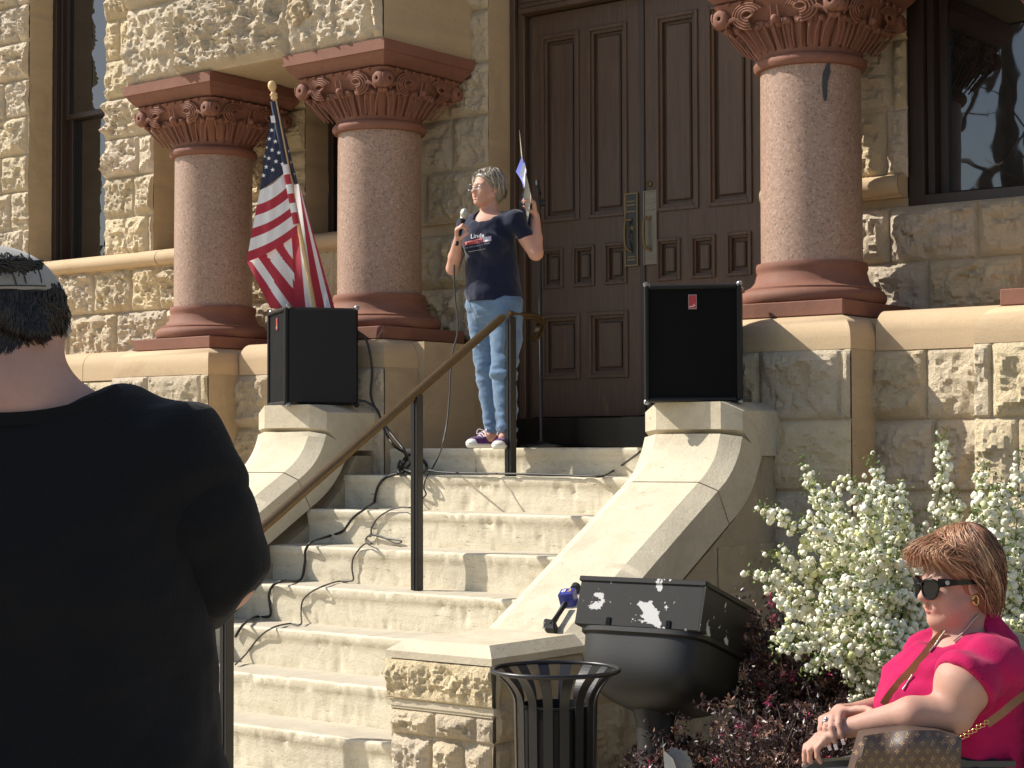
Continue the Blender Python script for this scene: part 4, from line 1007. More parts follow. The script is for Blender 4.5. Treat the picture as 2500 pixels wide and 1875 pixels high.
sdir = nrm(RH*.255-UP*.150+FH*.38); e1 = nrm(RH*.38-FH*.255+UP*.0); e1 = nrm(e1-sdir*(e1@sdir)); axd = nrm(np.cross(sdir, e1)); axd = axd if axd[2] < 0 else -axd
wdt = .535; hgt = .185
dep = .455
O = A+e1*wdt/2+sdir*dep/2+axd*hgt/2
m = MB(); m.obox(O, e1, sdir, axd, (wdt/2, dep/2, hgt/2), 0, .004); m.obox(O-axd*(hgt/2-.006), e1, sdir, axd, (wdt/2+.006, dep/2+.006, .010), 0, .003)
m.obox(O+e1*(wdt/2+.002)-sdir*(dep/2-.004), e1, sdir, axd, (.004, .006, hgt/2), 0)
for q in (-.22, .26): m.obox(O-sdir*(dep/2+.001)+e1*wdt*q+axd*(hgt/2-.016), e1, sdir, axd, (.009, .003, .017), 1)
m.build('lamp_box', [PEEL, BLACKP], kl)
m = MB(); R = []; n = 72
base_c = O+axd*hgt/2
for t in np.linspace(0, 1, 34):
    sc = (1-max(0, t-.10)**4.2/.9**4.2)**.5 if t < 1 else 0.02
    ex = 5-1.6*t
    row = []
    for a in np.arange(n)*2*math.pi/n:
        ca, sa = math.cos(a), math.sin(a); rr = (abs(ca)**ex+abs(sa)**ex)**(-1/ex)
        lip = .012 if t < .09 else 0
        row.append(base_c+e1*(ca*rr*(wdt*.492+lip)*sc+.02*t)+sdir*(sa*rr*(dep*.492+lip)*sc)+axd*(t*.285))
    R.append(row)
m.grid(np.array(R), wrapv=True); m.f.append(list(range(m.n-n, m.n))); m.m.append(0); recalc(m.build('belly', [DOME], kl, smooth=True, angle=40))
pt = base_c+axd*.22
m = MB(); m.tube([pt, base_c*1.+axd*.31+e1*.02, (base_c+axd*.31+e1*.02)*[1, 1, 0]+[0, 0, .10]], [.10, .075, .065], 20); m.build('post', [DOME], kl, smooth=True)
for (x, y, s) in ((1445, 1507, 1), (1790, 1545, .6), (1815, 1575, .8)):
    pass

# ---------------------------------------------------------------- news microphone
BLUE = plain('royal_blue_plastic', (.035, .045, .28), .35, var=.05); YEL = plain('yellow_print', (.85, .50, .12), .5, var=.02, bmp=0); FOAM = plain('black_foam', (.012, .012, .013), .9, bmp=.6, sc=120)
_t = ray(1385, 1470); MDp = (1.677-1.44+.585*7.30)/(.585*_t[1]-_t[2])-.10
def mp(x, y, dd=0.):
    px, py = 1300+x*160/1659, 1400+y*160/1659; d = ray(px, py); return CAM+d*((1.677-1.44+.585*7.30)/(.585*d[1]-d[2])-.065+dd)
nm = thing('news_microphone', 'black microphone with a blue logo cube lying on the right stair wall', 'microphone', mp(500, 1500, .05))
m = MB(); m.tube([mp(470, 1330, .0), mp(640, 1060, .0), mp(830, 760, 0)], [.014, .011, .013], 12); m.build('handle', [VINYL], nm, smooth=True)
m = MB(); m.tube([mp(1050, 420, .02), mp(1110, 330, .03), mp(1140, 290, .03)], [.020, .022, .012], 14); m.build('foam_head', [FOAM], nm, smooth=True)
ax1 = nrm(mp(980, 580)-mp(690, 575)); ax3 = nrm(mp(1000, 400)-mp(840, 690)); ax2 = np.cross(ax1, ax3)
ux = ax1; cdir = nrm(mp(1100, 360, .05)-mp(760, 900, -.02)); ux = nrm(ux-cdir*(ux@cdir)); uy = np.cross(ux, cdir)
cc = mp(905, 620, .01)
m = MB(); m.obox(cc, ux, uy, cdir, (.034, .034, .032), 0, .003)
m.build('logo_cube', [BLUE], nm)
tn = nrm(UP*.8-_f*.5); best = max([(abs(a@tn), i) for i, a in enumerate((ux, uy, cdir))]); tf = (ux, uy, cdir)[best[1]]; tf = tf*np.sign(tf@tn)
o1, o2 = [a for i, a in enumerate((ux, uy, cdir)) if i != best[1]]
if abs(o1@_r) < abs(o2@_r): o1, o2 = o2, o1
o1 = o1*np.sign(o1@_r); o2 = np.cross(tf, o1)
txt('8', .042, WHITEP, cc+tf*.0355-o1*.013, o1, o2, nm, 'logo'); txt('3', .042, YEL, cc+tf*.0355+o1*.014, o1, o2, nm, 'logo')
m = MB(); bxc = mp(455, 1340, .02); bu = nrm(mp(640, 1300)-mp(260, 1250)); bv = nrm(mp(470, 1100)-mp(430, 1540)); bw = np.cross(bu, bv)
m.obox(bxc, bu, bv, bw, (.034, .036, .026), 0, .010); m.obox(bxc-bu*.018+bv*.018-_f*.020, bu, bv, bw, (.020, .008, .014), 1, .003)
m.build('transmitter', [VINYL, IRON], nm)
m = MB(); m.obox(mp(290, 1380, -.035), bu, bv, bw, (.008, .0022, .003), 0); m.build('switch', [CHROME], nm); m = MB(); m.obox(mp(300, 1250, -.035), bu, bv, bw, (.006, .002, .003), 0); m.build('switch', [CHROME], nm)
# ---------------------------------------------------------------- shrubs in the bed
def leafmat(name, c0, c1, rough=.5, tr=.25):
    m, t, b = newmat(name); co = coords(t); a = mix(t, ramp(t, noise(t, co, 25, 3), .3, .7), c0, c1); t.links.new(a, b.inputs['Base Color'])
    b.inputs['Roughness'].default_value = rough; b.inputs['Subsurface Weight'].default_value = tr; b.inputs['Subsurface Radius'].default_value = (.01, .01, .005); b.inputs['Subsurface Scale'].default_value = .5
    return m
BLOS = leafmat('white_blossom', (.80, .775, .58), (.84, .82, .68), .7, .1); BLOSG = leafmat('greenish_blossom', (.60, .60, .26), (.68, .68, .38), .7, .1)
LEAFG = leafmat('spirea_leaf', (.10, .16, .035), (.20, .26, .06)); TWIG = plain('brown_twig', (.10, .065, .04), .7, var=.3)
LEAFP = leafmat('purple_leaf', (.030, .012, .014), (.07, .024, .024), .35, .05); LEAFR = leafmat('bronze_leaf', (.20, .10, .07), (.30, .17, .12), .4, .05); PINKF = leafmat('pink_petal', (.62, .04, .16), (.75, .10, .25), .6, .1)
LEAFK = leafmat('dark_leaf', (.020, .012, .014), (.045, .022, .022), .4, .0)
def leafs(mb, P, D, size, m, rs, w=.42):
    n = len(P); P = np.asarray(P); D = D/(np.linalg.norm(D, axis=1)[:, None]+1e-9)
    U = rs.normal(size=(n, 3)); U -= D*(U*D).sum(1)[:, None]; U /= np.linalg.norm(U, axis=1)[:, None]+1e-9; N = np.cross(D, U); s = (size*rs.uniform(.6, 1.3, n))[:, None]
    V = np.stack([P, P+D*s*.45+U*s*w*.5+N*s*.08, P+D*s, P+D*s*.45-U*s*w*.5+N*s*.08], 1).reshape(-1, 3); I = np.arange(n)[:, None]*4
    mb.add(V, I+np.array([[0, 1, 2, 3]]), m)
def ball(n_, rs):
    import bmesh
    b = bmesh.new(); bmesh.ops.create_icosphere(b, subdivisions=2, radius=1); V = np.array([v.co[:] for v in b.verts]); F = np.array([[v.index for v in f.verts] for f in b.faces]); b.free(); return V, F
rsb = np.random.RandomState(11); BV, BF = ball(0, rsb)
BVAR = [BV*(1+.30*vnoise(BV*2.6+k*9, k)+.16*vnoise(BV*6+k, k+40))[:, None] for k in range(8)]
def blossoms(mb, P, r, m, rs):
    for p, q in zip(P, r): mb.add(p+BVAR[rs.randint(8)]*q*np.array([1, 1, .82])@np.linalg.qr(rs.normal(size=(3, 3)))[0], BF, m)
def shrub_white():
    rs = np.random.RandomState(21); SD = 6.6
    base = at(2330, 1875, SD+.3); base[2] = .16
    t = thing('white_flowering_shrub', 'arching shrub covered in white blossom clusters against the courthouse wall', 'shrub', base)
    st, bl, lf = MB(), MB(), MB()
    tips = [((1950, 1132), .2), ((1862, 1242), .0), ((1838, 1398), -.1), ((2292, 1056), .3), ((2118, 1115), .4), ((2010, 1255), .3), ((2152, 1250), .3), ((1890, 1600), -.5), ((1960, 1640), -.5), ((2060, 1480), -.3), ((2500, 1100), .3),
            ((2405, 1120), .2), ((1990, 1180), .3), ((2080, 1170), .3), ((1905, 1380), .0), ((1885, 1565), -.45), ((2200, 1180), .2), ((2320, 1200), .3), ((2440, 1180), .1)]
    for i in range(54): tips.append(((rs.uniform(1960, 2560), rs.uniform(1170, 1640)), rs.uniform(-.45, .5)))
    for i in range(12): tips.append(((rs.uniform(1870, 2120), rs.uniform(1190, 1420)), rs.uniform(-.2, .3)))
    for i in range(34): tips.append(((rs.uniform(2000, 2200), rs.uniform(1330, 1640)), rs.uniform(-.6, .1)))
    for i, ((x, y), dd) in enumerate(tips):
        main = i < 19
        tip = at(x, y, SD+dd); b = base+np.array([rs.normal(0, .10), rs.normal(0, .10), 0])+RH*max(0, (x-2330)/FL*SD)*.6
        mid = b*.45+tip*.55; mid[2] = max(tip[2], b[2])*1.0+.04+rs.uniform(0, .10) if x < 2250 else b[2]*.4+tip[2]*.6
        mid = b*.5+tip*.5+UP*(np.linalg.norm((tip-b)[:2])*.30+.03)
        P = curve([b, b*.72+mid*.28+UP*.03, mid, mid*.45+tip*.55+UP*.03, tip], 12); P = P+np.stack([vnoise(P*5, k+i)*.018 for k in range(3)], -1)
        st.tube(P, np.linspace(.005, .0012, len(P)), 5, 0, caps=False)
        L = len(P); 
        for j in range(int(L*.30), L):
            f = j/L; n = 4 if f < .95 else 1
            dens = 1 if f > .45 else .6
            for _ in range(n):
                if rs.rand() > dens*.92: continue
                o = rs.normal(0, .022 if f < .8 else .013, 3); r = rs.uniform(.0055, .0165)*(1 if f < .9 else .75)
                bl.add(P[j]+o+BVAR[rs.randint(8)]*r@np.linalg.qr(rs.normal(size=(3, 3)))[0], BF, 0 if (rs.rand() > .10 or f < .5) else 1)
            k = 8; lp = P[j]+rs.normal(0, .018, (k, 3)); leafs(lf, lp, rs.normal(size=(k, 3))+np.array([0, 0, .3]), .020, 0, rs)
        if f > .9: leafs(lf, P[-3:]+rs.normal(0, .006, (3, 3)), rs.normal(size=(3, 3)), .02, 0, rs)
        for q in range(3 if main else 2):        # side twigs
            j = rs.randint(int(L*.4), L-4); d = nrm(rs.normal(size=3)+UP*.8-RH*.3)*rs.uniform(.05, .15); Q = curve([P[j], P[j]+d*.5+UP*.01, P[j]+d], 5); st.tube(Q, np.linspace(.002, .0008, len(Q)), 4, 0, caps=False)
            for z in range(9):
                a = Q[rs.randint(3, len(Q))]+rs.normal(0, .012, 3); bl.add(a+BVAR[rs.randint(8)]*rs.uniform(.007, .013)@np.linalg.qr(rs.normal(size=(3, 3)))[0], BF, 0 if rs.rand() > .15 else 1)
            leafs(lf, Q[rs.randint(2, len(Q), 6)]+rs.normal(0, .012, (6, 3)), rs.normal(size=(6, 3)), .020, 0, rs)
    st.build('branches', [TWIG], t); props(bl.build('blossoms', [BLOS, BLOSG], t, smooth=True), kind='stuff'); props(lf.build('leaves', [LEAFG], t), kind='stuff')
shrub_white()
def shrub_purple(name, label, bpx, bd, tips, n, seed, dens=1., lsz=.024):
    rs = np.random.RandomState(seed); base = at(bpx[0], bpx[1], bd); base[2] = .16
    t = thing(name, label, 'shrub', base, 'purple-leaved shrubs in the bed'); st, lf, fl_ = MB(), MB(), MB()
    T = list(tips)
    x0, x1, y0, y1 = n[1]
    for i in range(n[0]): T.append((rs.uniform(x0, x1), rs.uniform(y0, y1), rs.uniform(-.25, .35)))
    for (x, y, dd) in T:
        tip = at(x, y, bd+dd); b = base+np.array([rs.normal(0, .08), rs.normal(0, .08), 0]); mid = b*.5+tip*.5+UP*.04+rs.normal(0, .03, 3)
        P = curve([b, mid, tip], 12); P = P+np.stack([vnoise(P*9, k) for k in range(3)], -1)*.012; st.tube(P, np.linspace(.004, .001, len(P)), 4, 0, caps=False)
        for j in range(4, len(P)):
            k = int(6*dens)
            leafs(lf, P[j]+rs.normal(0, .016, (k, 3)), rs.normal(size=(k, 3))+np.array([0, 0, .2]), lsz, int(rs.choice(3, p=[.42, .13, .45])), rs, .5)
            if rs.rand() < .25:
                d = nrm(rs.normal(size=3)+UP*.2)*rs.uniform(.03, .09); Q = curve([P[j], P[j]+d*.6+UP*.008, P[j]+d], 4); st.tube(Q, .0009, 4, 0, caps=False)
                leafs(lf, np.repeat(Q[2:], 2, 0)+rs.normal(0, .005, (len(Q[2:])*2, 3)), rs.normal(size=(len(Q[2:])*2, 3)), lsz, int(rs.choice(3, p=[.45, .22, .33])), rs, .5)
            if j > len(P)-4 and rs.rand() < .035: leafs(fl_, P[j]+rs.normal(0, .006, (16, 3)), rs.normal(size=(16, 3)), .022, 0, rs, .22)
    st.build('branches', [TWIG], t); props(lf.build('leaves', [LEAFP, LEAFR, LEAFK], t), kind='stuff')
    if fl_.n: props(fl_.build('flowers', [PINKF], t), kind='stuff')
shrub_purple('purple_shrub', 'purple-leaved shrub with pink flowers right of the floodlight', (1930, 1900), 7.1, [(1812, 1450, 0), (1850, 1480, 0), (1880, 1450, .1), (1930, 1480, .1), (1835, 1560, 0)], (170, (1790, 2120, 1490, 1840)), 31)
shrub_purple('purple_shrub', 'low straggly purple shrub below the floodlight post', (1640, 1930), 6.75, [(1655, 1745, -.1), (1600, 1800, -.1), (1590, 1780, 0), (1730, 1830, -.1), (1560, 1860, -.2), (1535, 1850, -.3)], (36, (1560, 1860, 1800, 1870)), 32, .7, .022)
shrub_purple('purple_shrub', 'bare lower purple shrub in front of the bench beside the seated woman', (1900, 2000), 6.1, [(1760, 1720, 0)], (70, (1740, 2080, 1700, 1860)), 33, .7, .022)
# pale torn leaf of paper and a fallen leaf in the bed
pk = thing('torn_card', 'torn pale grey card standing in the bed under the floodlight post', 'card', at(1640, 1870, 6.3)*[1, 1, 0]+[0, 0, .16])
def q7(x, y, dd=0.): return at(1500+x*.1808, 1650+y*.1808, 6.3+dd)
m = MB(); o = [(690, 1640), (668, 1010), (725, 1040), (755, 1005), (768, 940), (800, 985), (850, 975), (865, 1010), (905, 970), (915, 1010), (985, 1010), (990, 1080), (1020, 1090), (1050, 1180), (1060, 1640)]
m.prism([q7(x, y, .02*math.sin(x*.01)) for x, y in o], _f*.002); m.prism([q7(650, 830, -.02), q7(672, 1010, -.02), q7(790, 1120, -.03), q7(850, 1280, -.03), q7(850, 1640, -.03), q7(700, 1640, -.02)], _f*.002, 1); m.build('card', [plain('grey_card', (.20, .20, .20), .8, var=.35, sc=40), plain('white_card', (.50, .50, .48), .7)], pk)
# bare tree and evergreen across the lawn, seen only as reflections
def bare_tree(x, y, h, seed, name, label):
    rs = np.random.RandomState(seed); t = thing(name, label, 'tree', (x, y, .1)); m = MB()
    def br(p, d, L, r, lv):
        n = 5; P = [p]; dd = d
        for i in range(n): dd = nrm(dd+rs.normal(0, .16, 3)+UP*.03); P.append(P[-1]+dd*L/n)
        m.tube(P, np.linspace(r, r*.6, n+1), 6 if lv < 2 else 4, 0, caps=False)
        if lv < 6:
            for k in range(rs.randint(2, 4)): br(P[-1] if k == 0 else P[rs.randint(2, n+1)], nrm(dd+rs.normal(0, .55, 3)), L*rs.uniform(.62, .82), r*.58, lv+1)
    br(np.array([x, y, .1]), UP, h*.3, .22, 0); m.build('trunk', [TWIG], t)
bare_tree(-13, -7, 11, 3, 'bare_tree', 'bare leafless tree across the lawn from the courthouse'); bare_tree(-18, -11, 12, 9, 'bare_tree', 'taller bare leafless tree farther across the lawn')
def evergreen(x, y, h, r, seed, label):
    rs = np.random.RandomState(seed); t = thing('evergreen_tree', label, 'tree', (x, y, .1)); m = MB(); m.tube([(x, y, .1), (x+.1, y, h*.6)], [.3, .12], 8); m.build('trunk', [TWIG], t)
    m = MB(); n = 9000; th = rs.uniform(0, 6.283, n); ph = np.arccos(rs.uniform(-.7, 1, n)); rr = r*rs.uniform(.55, 1.05, n)**.5; d = np.stack([np.sin(ph)*np.cos(th), np.sin(ph)*np.sin(th), np.cos(ph)*.85], -1)
    rr = rr*(1+.28*vnoise(d*2.4, seed)); P = np.array([x, y, h*.66])+d*rr[:, None]; leafs(m, P, rs.normal(size=(n, 3)), .30, 0, rs, .6); props(m.build('crown', [leafmat('evergreen_leaf', (.02, .035, .012), (.04, .06, .02))], t), kind='stuff')
evergreen(-12.2, -10.5, 20, 4.4, 5, 'tall dark evergreen tree on the far lawn'); evergreen(-31, -3.0, 8, 2.6, 6, 'small dark evergreen tree at the far left of the lawn')
# ---------------------------------------------------------------- people
from mathutils.bvhtree import BVHTree
def skin(name, col, c2):
    m, t, b = newmat(name); co = coords(t); a = mix(t, ramp(t, noise(t, co, 14, 5), .3, .7), col, c2)
    a = mix(t, .35, a, mix(t, noise(t, co, 160, 4), (.8, .72, .68), (1.15, 1.1, 1.08)), 'MULTIPLY')
    t.links.new(a, b.inputs['Base Color']); b.inputs['Roughness'].default_value = .58; b.inputs['Subsurface Weight'].default_value = .12
    b.inputs['Subsurface Radius'].default_value = (.012, .005, .003); b.inputs['Specular IOR Level'].default_value = .28
    bump(t, b, noise(t, co, 220, 4), .25, .0012); return m
SK1 = skin('fair_skin', (.60, .36, .27), (.56, .30, .22)); SK2 = skin('tanned_skin', (.50, .305, .235), (.46, .25, .19)); SK3 = skin('pink_skin', (.56, .33, .25), (.50, .27, .20))
LIP = plain('lip_colour', (.42, .12, .10), .4, bmp=0); LIP2 = plain('dark_rose_lips', (.36, .08, .08), .35, bmp=0)
EYEW = plain('eye_white', (.75, .72, .70), .2, bmp=0, var=.02); IRIS = plain('grey_iris', (.06, .07, .08), .2, bmp=0)
def cloth(name, col, rough=.85, var=.12, sc=6, weave=300, bs=.35, sheen=.25, cols2=None):
    m, t, b = newmat(name); co = coords(t); c0 = [x*(1-var) for x in col]; c1 = cols2 or [min(1, x*(1+var)) for x in col]
    a = mix(t, ramp(t, noise(t, co, sc, 6, .6), .3, .7), c0, c1); t.links.new(a, b.inputs['Base Color']); b.inputs['Roughness'].default_value = rough
    b.inputs['Sheen Weight'].default_value = sheen; b.inputs['Specular IOR Level'].default_value = .12
    h = nd(t, 'ShaderNodeMath', operation='ADD'); t.links.new(noise(t, co, weave, 2), h.inputs[0]); t.links.new(noise(t, co, 12, 4), h.inputs[1])
    bump(t, b, h.outputs[0], bs, .003); return m
NAVY = cloth('navy_cotton', (.010, .014, .036)); DENIM = cloth('blue_denim', (.11, .185, .30), sc=9, weave=500, cols2=(.155, .245, .375), bs=.5)
PINKC = cloth('magenta_knit', (.42, .012, .085), rough=1., sheen=.08, bs=.7, var=.08); BLKC = cloth('black_cotton', (.010, .010, .011), sheen=.06, bs=.5); DARKC = cloth('dark_trousers', (.02, .02, .025))
PURP = cloth('purple_canvas', (.10, .03, .13)); RUB = plain('white_rubber', (.72, .70, .64), .5); LACE = plain('pale_lace', (.72, .62, .66), .7, bmp=0)
def hairmat(n, c): 
    m = plain(n, c, .38, var=.35, sc=50, bmp=.3, bd=.002, spec=.5); return m
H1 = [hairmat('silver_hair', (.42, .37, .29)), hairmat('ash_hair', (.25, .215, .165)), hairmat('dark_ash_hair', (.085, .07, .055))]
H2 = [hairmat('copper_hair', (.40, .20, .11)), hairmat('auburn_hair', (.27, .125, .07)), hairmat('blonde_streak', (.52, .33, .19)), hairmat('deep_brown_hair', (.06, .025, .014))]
H3 = [hairmat('black_brown_hair', (.014, .011, .009)), hairmat('dark_hair', (.028, .021, .016))]
def folds(d1, d2, amp, f1=16., f2=4.5, s=3, fine=.25):
    d1, d2 = nrm(d1), nrm(d2); d3 = np.cross(d1, d2)
    def fn(V, n):
        a, b, c = V@d1, V@d2, V@d3; w = .05*vnoise(V*5, s+9)
        q = np.stack([(a+w)*f1, b*f2, c*f1*.6], -1); r = 1-2*np.abs(vnoise(q, s)); r2 = 1-2*np.abs(vnoise(q*np.array([1.9, 1.6, 1.9])+7, s+1))
        m = np.clip(vnoise(V*4.2, s+5)*1.5+.55, 0, 1)
        return amp*m*(np.maximum(r, -.3)*1.0+r2*.45)+amp*fine*vnoise(V*42, s+4)
    return fn
def C_(a, b, ra, rb=None, **k): return ('c', np.asarray(a, float), np.asarray(b, float), ra, rb if rb is not None else ra)+((k,) if k else ())
def El(c, r, R=None, **k): return ('e', np.asarray(c, float), tuple(r), R)+((k,) if k else ())
def headprims(O, X, Y, Z, s=1., open_=0., chin=0.):
    L = lambda x, y, z: O+(X*x+Y*y+Z*z)*s
    R = rotm(X, Y, Z); r = lambda *q: tuple(a*s for a in q)
    p = [El(L(0, -.015, .035), r(.075, .094, .084), R), El(L(0, .022, -.018), r(.061, .066, .083), R), El(L(0, .045, -.078), r(.036, .036, .030), R),
         El(L(0, .070, -.094-chin), r(.018, .016, .015), R)]
    for q in (-1, 1):
        p += [C_(L(q*.052, -.005, -.045), L(q*.022, .052, -.085), .021*s, .019*s, k=.02), El(L(q*.034, .056, -.026), r(.025, .024, .026), R, k=.018),
              C_(L(q*.012, .080, .020), L(q*.045, .066, .020), .010*s, .010*s, k=.014), El(L(q*.031, .091, .003), r(.017, .013, .011), R, k=.007, sub=True),
              El(L(q*.011, .094, -.031), r(.008, .010, .007), R, k=.005), El(L(q*.077, -.012, -.004), r(.008, .018, .030), R, k=.006), El(L(q*.083, -.010, -.002), r(.005, .009, .016), R, k=.004, sub=True),
              El(L(q*.026, .074, -.055), r(.012, .012, .014), R, k=.012)]
    p += [C_(L(0, .080, .014), L(0, .101, -.025), .0085*s, .011*s, k=.010), El(L(0, .103, -.028), r(.0105, .011, .010), R, k=.006),
          C_(L(-.018, .079, -.055), L(0, .090, -.052), .005*s, .006*s, k=.008), C_(L(.018, .079, -.055), L(0, .090, -.052), .005*s, .006*s, k=.008),
          C_(L(-.014, .079, -.066-open_), L(.014, .079, -.066-open_), .0075*s, .0075*s, k=.008), El(L(0, .094, -.0600-open_*.5), r(.020, .013, .0018+open_*.7), R, k=.003, sub=True)]
    return p, L
def facebits(P, O, X, Y, Z, s, lipm, open_=0., eyes=True):
    L = lambda x, y, z: O+(X*x+Y*y+Z*z)*s
    if eyes:
        for q in (-1, 1):
            m = MB(); a = nrm(Y+X*q*.06); m.lathe([(.0118*s*math.sin(t), .0118*s*(1-math.cos(t))-.0118*s) for t in np.linspace(.02, 3.1, 14)], L(q*.031, .0755, .002), 16, 0, -a)
            m.lathe([(.0001, .0125*s), (.0045*s, .0119*s)], L(q*.031, .0755, .002), 12, 1, a); m.build('eye', [EYEW, IRIS], P, smooth=True)
    m = MB()
    m.tube(curve([L(-.021, .0800, -.0585), L(-.008, .0890, -.0515), L(0, .0905, -.0540), L(.008, .0890, -.0515), L(.021, .0800, -.0585)], 6), [.0010*s+.0026*s*math.sin(math.pi*i/24) for i in range(25)], 8)
    m.tube(curve([L(-.020, .0795, -.0605-open_*.3), L(-.008, .0862, -.067-open_), L(.008, .0862, -.067-open_), L(.020, .0795, -.0605-open_*.3)], 6), [.0010*s+.0030*s*math.sin(math.pi*i/18) for i in range(19)], 8)
    m.build('lips', [lipm], P, smooth=True)
    if open_: 
        m = MB(); m.lathe([(.001, .002), (.012*s, 0)], L(0, .083, -.060-open_*.5), 12, 0, Y); m.build('mouth', [plain('mouth_dark', (.06, .015, .015), .6, bmp=0)], P)
def hand(w, d, n, t, curls, s=1., thumb=(.6, .5, .3), tl=1., spread=0., f0=0):
    w = np.asarray(w, float); d = nrm(d); n = nrm(n-d*(np.dot(n, d))); t = nrm(t-d*np.dot(t, d)-n*np.dot(t, n)); p = []; tips = []
    for i in range(4):
        o = (.027-.018*i)*s; bl = (.084, .088, .084, .076)[i]*s
        b = w+d*bl+t*o; p.append(C_(w+d*.012*s+t*o*.55, b, .0135*s, .0115*s, k=.010))
        dr = nrm(d+t*spread*(1.5-i)); ln = np.array((.042, .026, .021))*((.95, 1.06, 1.0, .80)[i])*s; q = b; ang = 0
        c = curls[i] if hasattr(curls[0], '__len__') else curls
        for j in range(3):
            ang += c[j]; e = q+(dr*math.cos(ang)+n*math.sin(ang))*ln[j]
            p.append(C_(q, e, (.0092, .0084, .0076)[j]*s, (.0084, .0076, .0066)[j]*s, k=.004)); q = e
        tips.append((q, dr*math.cos(ang)+n*math.sin(ang), -dr*-math.sin(ang)-n*math.cos(ang)))
    tb = w+d*.022*s+t*.022*s; td = nrm(d*thumb[0]+t*thumb[1]+n*thumb[2])
    e1_ = tb+td*.040*s*tl; td2 = nrm(td+d*.35+n*.1); e2 = e1_+td2*.030*s*tl; e3 = e2+nrm(td2+n*.15)*.024*s*tl
    p += [C_(tb, e1_, .015*s, .011*s, k=.012), C_(e1_, e2, .0108*s, .0098*s, k=.005), C_(e2, e3, .0098*s, .0078*s, k=.004)]
    return p, tips
def hair(P, O, X, Y, Z, radii, cz, n, ends, mats, wid=.0028, name='hair', swirl=.25, crown=(0, -.02), wave=.3, lift=.004, seed=3, wts=None, under=None, clump=.0):
    """strands combed from the crown over an ellipsoid-like cap; ends(theta) gives the polar angle where they stop"""
    rs = np.random.RandomState(seed); m = MB(); c = O+Y*cz[0]+Z*cz[1]
    for i in range(n):
        th = rs.uniform(-math.pi, math.pi); pe = ends(th)*rs.uniform(.72, 1.03); ps = rs.uniform(.02, .75)*pe if rs.rand() < .75 else .03
        lf = 1+lift/radii[0]*rs.uniform(-1.2, 1.6); k = 9; pts = []; tw = swirl*rs.uniform(.4, 1.5); ph = rs.uniform(0, 6)
        for t in np.linspace(0, 1, k):
            p = ps+(pe-ps)*t; tt = th+tw*(t-.5)+wave*.12*math.sin(ph+t*5)
            if p <= math.pi/2: h, z = math.sin(p), math.cos(p)
            else:
                e = p-math.pi/2; h, z = 1-.10*e*e, -e*1.05
            cr = max(0, 1-p/1.0)
            q = c+X*(radii[0]*lf*h*math.sin(tt)+crown[0]*cr)+Y*(radii[1]*lf*h*math.cos(tt)+crown[1]*cr)+Z*(radii[2]*lf*z)
            pts.append(q+(nrm(q-c))*wave*.006*math.sin(ph*2+t*7))
        w = wid*rs.uniform(.6, 1.3); mi = rs.choice(len(mats), p=wts(th, pe) if wts else None)
        m.tube(pts, [w*(.35+.9*math.sin(math.pi*min(1, .15+u*.8))) for u in np.linspace(0, 1, k)], 5, int(mi), caps=False, flat=.55)
    return m.build(name, mats, P, smooth=True)
def bvh(o):
    W = ORG[o.name]; V = [Vector(np.array(v.co[:])+W) for v in o.data.vertices]; return BVHTree.FromPolygons(V, [list(p.vertices) for p in o.data.polygons])
def hit(tree, px, py, off=.004):
    d = ray(px, py); dn = nrm(d); r = tree.ray_cast(Vector(CAM), Vector(dn))
    return None if r[0] is None else np.array(r[0][:])-dn*off

# ======== the woman speaking at the top of the steps
D1 = 10.12
def w1(x, y, dd=0.): return at(1090+x*.217, 390+y*.217, D1+dd)
def w1b(x, y, dd=0.): return at(1100+x*.2532, 700+y*.2532, D1+dd)
g0 = at(1215, 1092, D1); P1 = thing('person', 'woman in navy t-shirt and jeans speaking into a microphone at the top', 'person', (g0[0], g0[1], LAND))
T_ = -FH                                   # towards the camera, level
fw = nrm(-RH*.55+T_*.83); lf_ = nrm(np.cross(UP, fw)); RT = rotm(lf_, fw, UP)     # body axes (x to her left)
hy = nrm(-RH*.80+T_*.60+UP*.05); hx = nrm(np.cross(hy, UP)*-1); hx = nrm(np.cross(UP, hy)); hz = np.cross(hx, hy)
if hx@RH < 0: hx = -hx; 
hz = nrm(np.cross(hx, hy)); 
if hz[2] < 0: hz = -hz
HO = w1(455, 330, .02); hs = .90
hp, HL = headprims(HO, hx, hy, hz, hs, .006)
shR, shL = w1(235, 745, .10), w1(770, 690, -.10)
elR, wrR = w1(70, 1225, .02), w1(125, 930, -.10)
elL, wrL = w1(1005, 1050, -.14), w1(1000, 640, -.06)
bp = list(hp)
bp += [C_(HO-hz*.05-hy*.015, w1(490, 640, .03), .048, .052, k=.02), C_(w1(490, 640, .03), w1(480, 720, .02), .052, .07, k=.03),
       C_(shR, shL, .042, .042, k=.03), El(w1(480, 850, 0), (.135, .09, .13), RT, k=.04), El(w1(510, 1200), (.13, .10, .15), RT, k=.04), El(w1(520, 1500), (.145, .11, .12), RT, k=.04),
       C_(shR, elR, .046, .036, k=.02), C_(elR, elR*.55+wrR*.45, .036, .036, k=.012), C_(elR*.55+wrR*.45, wrR, .036, .025, k=.012),
       C_(shL, elL, .048, .040, k=.02), C_(elL, elL*.6+wrL*.4, .040, .037, k=.012), C_(elL*.6+wrL*.4, wrL, .037, .025, k=.012)]
hipR, hipL = w1b(300, 190, .05), w1b(520, 190, -.05); knR, knL = w1b(355, 830, .06), w1b(520, 850, -.08); anR, anL = w1b(410, 1400, .08), w1b(540, 1405, -.10)
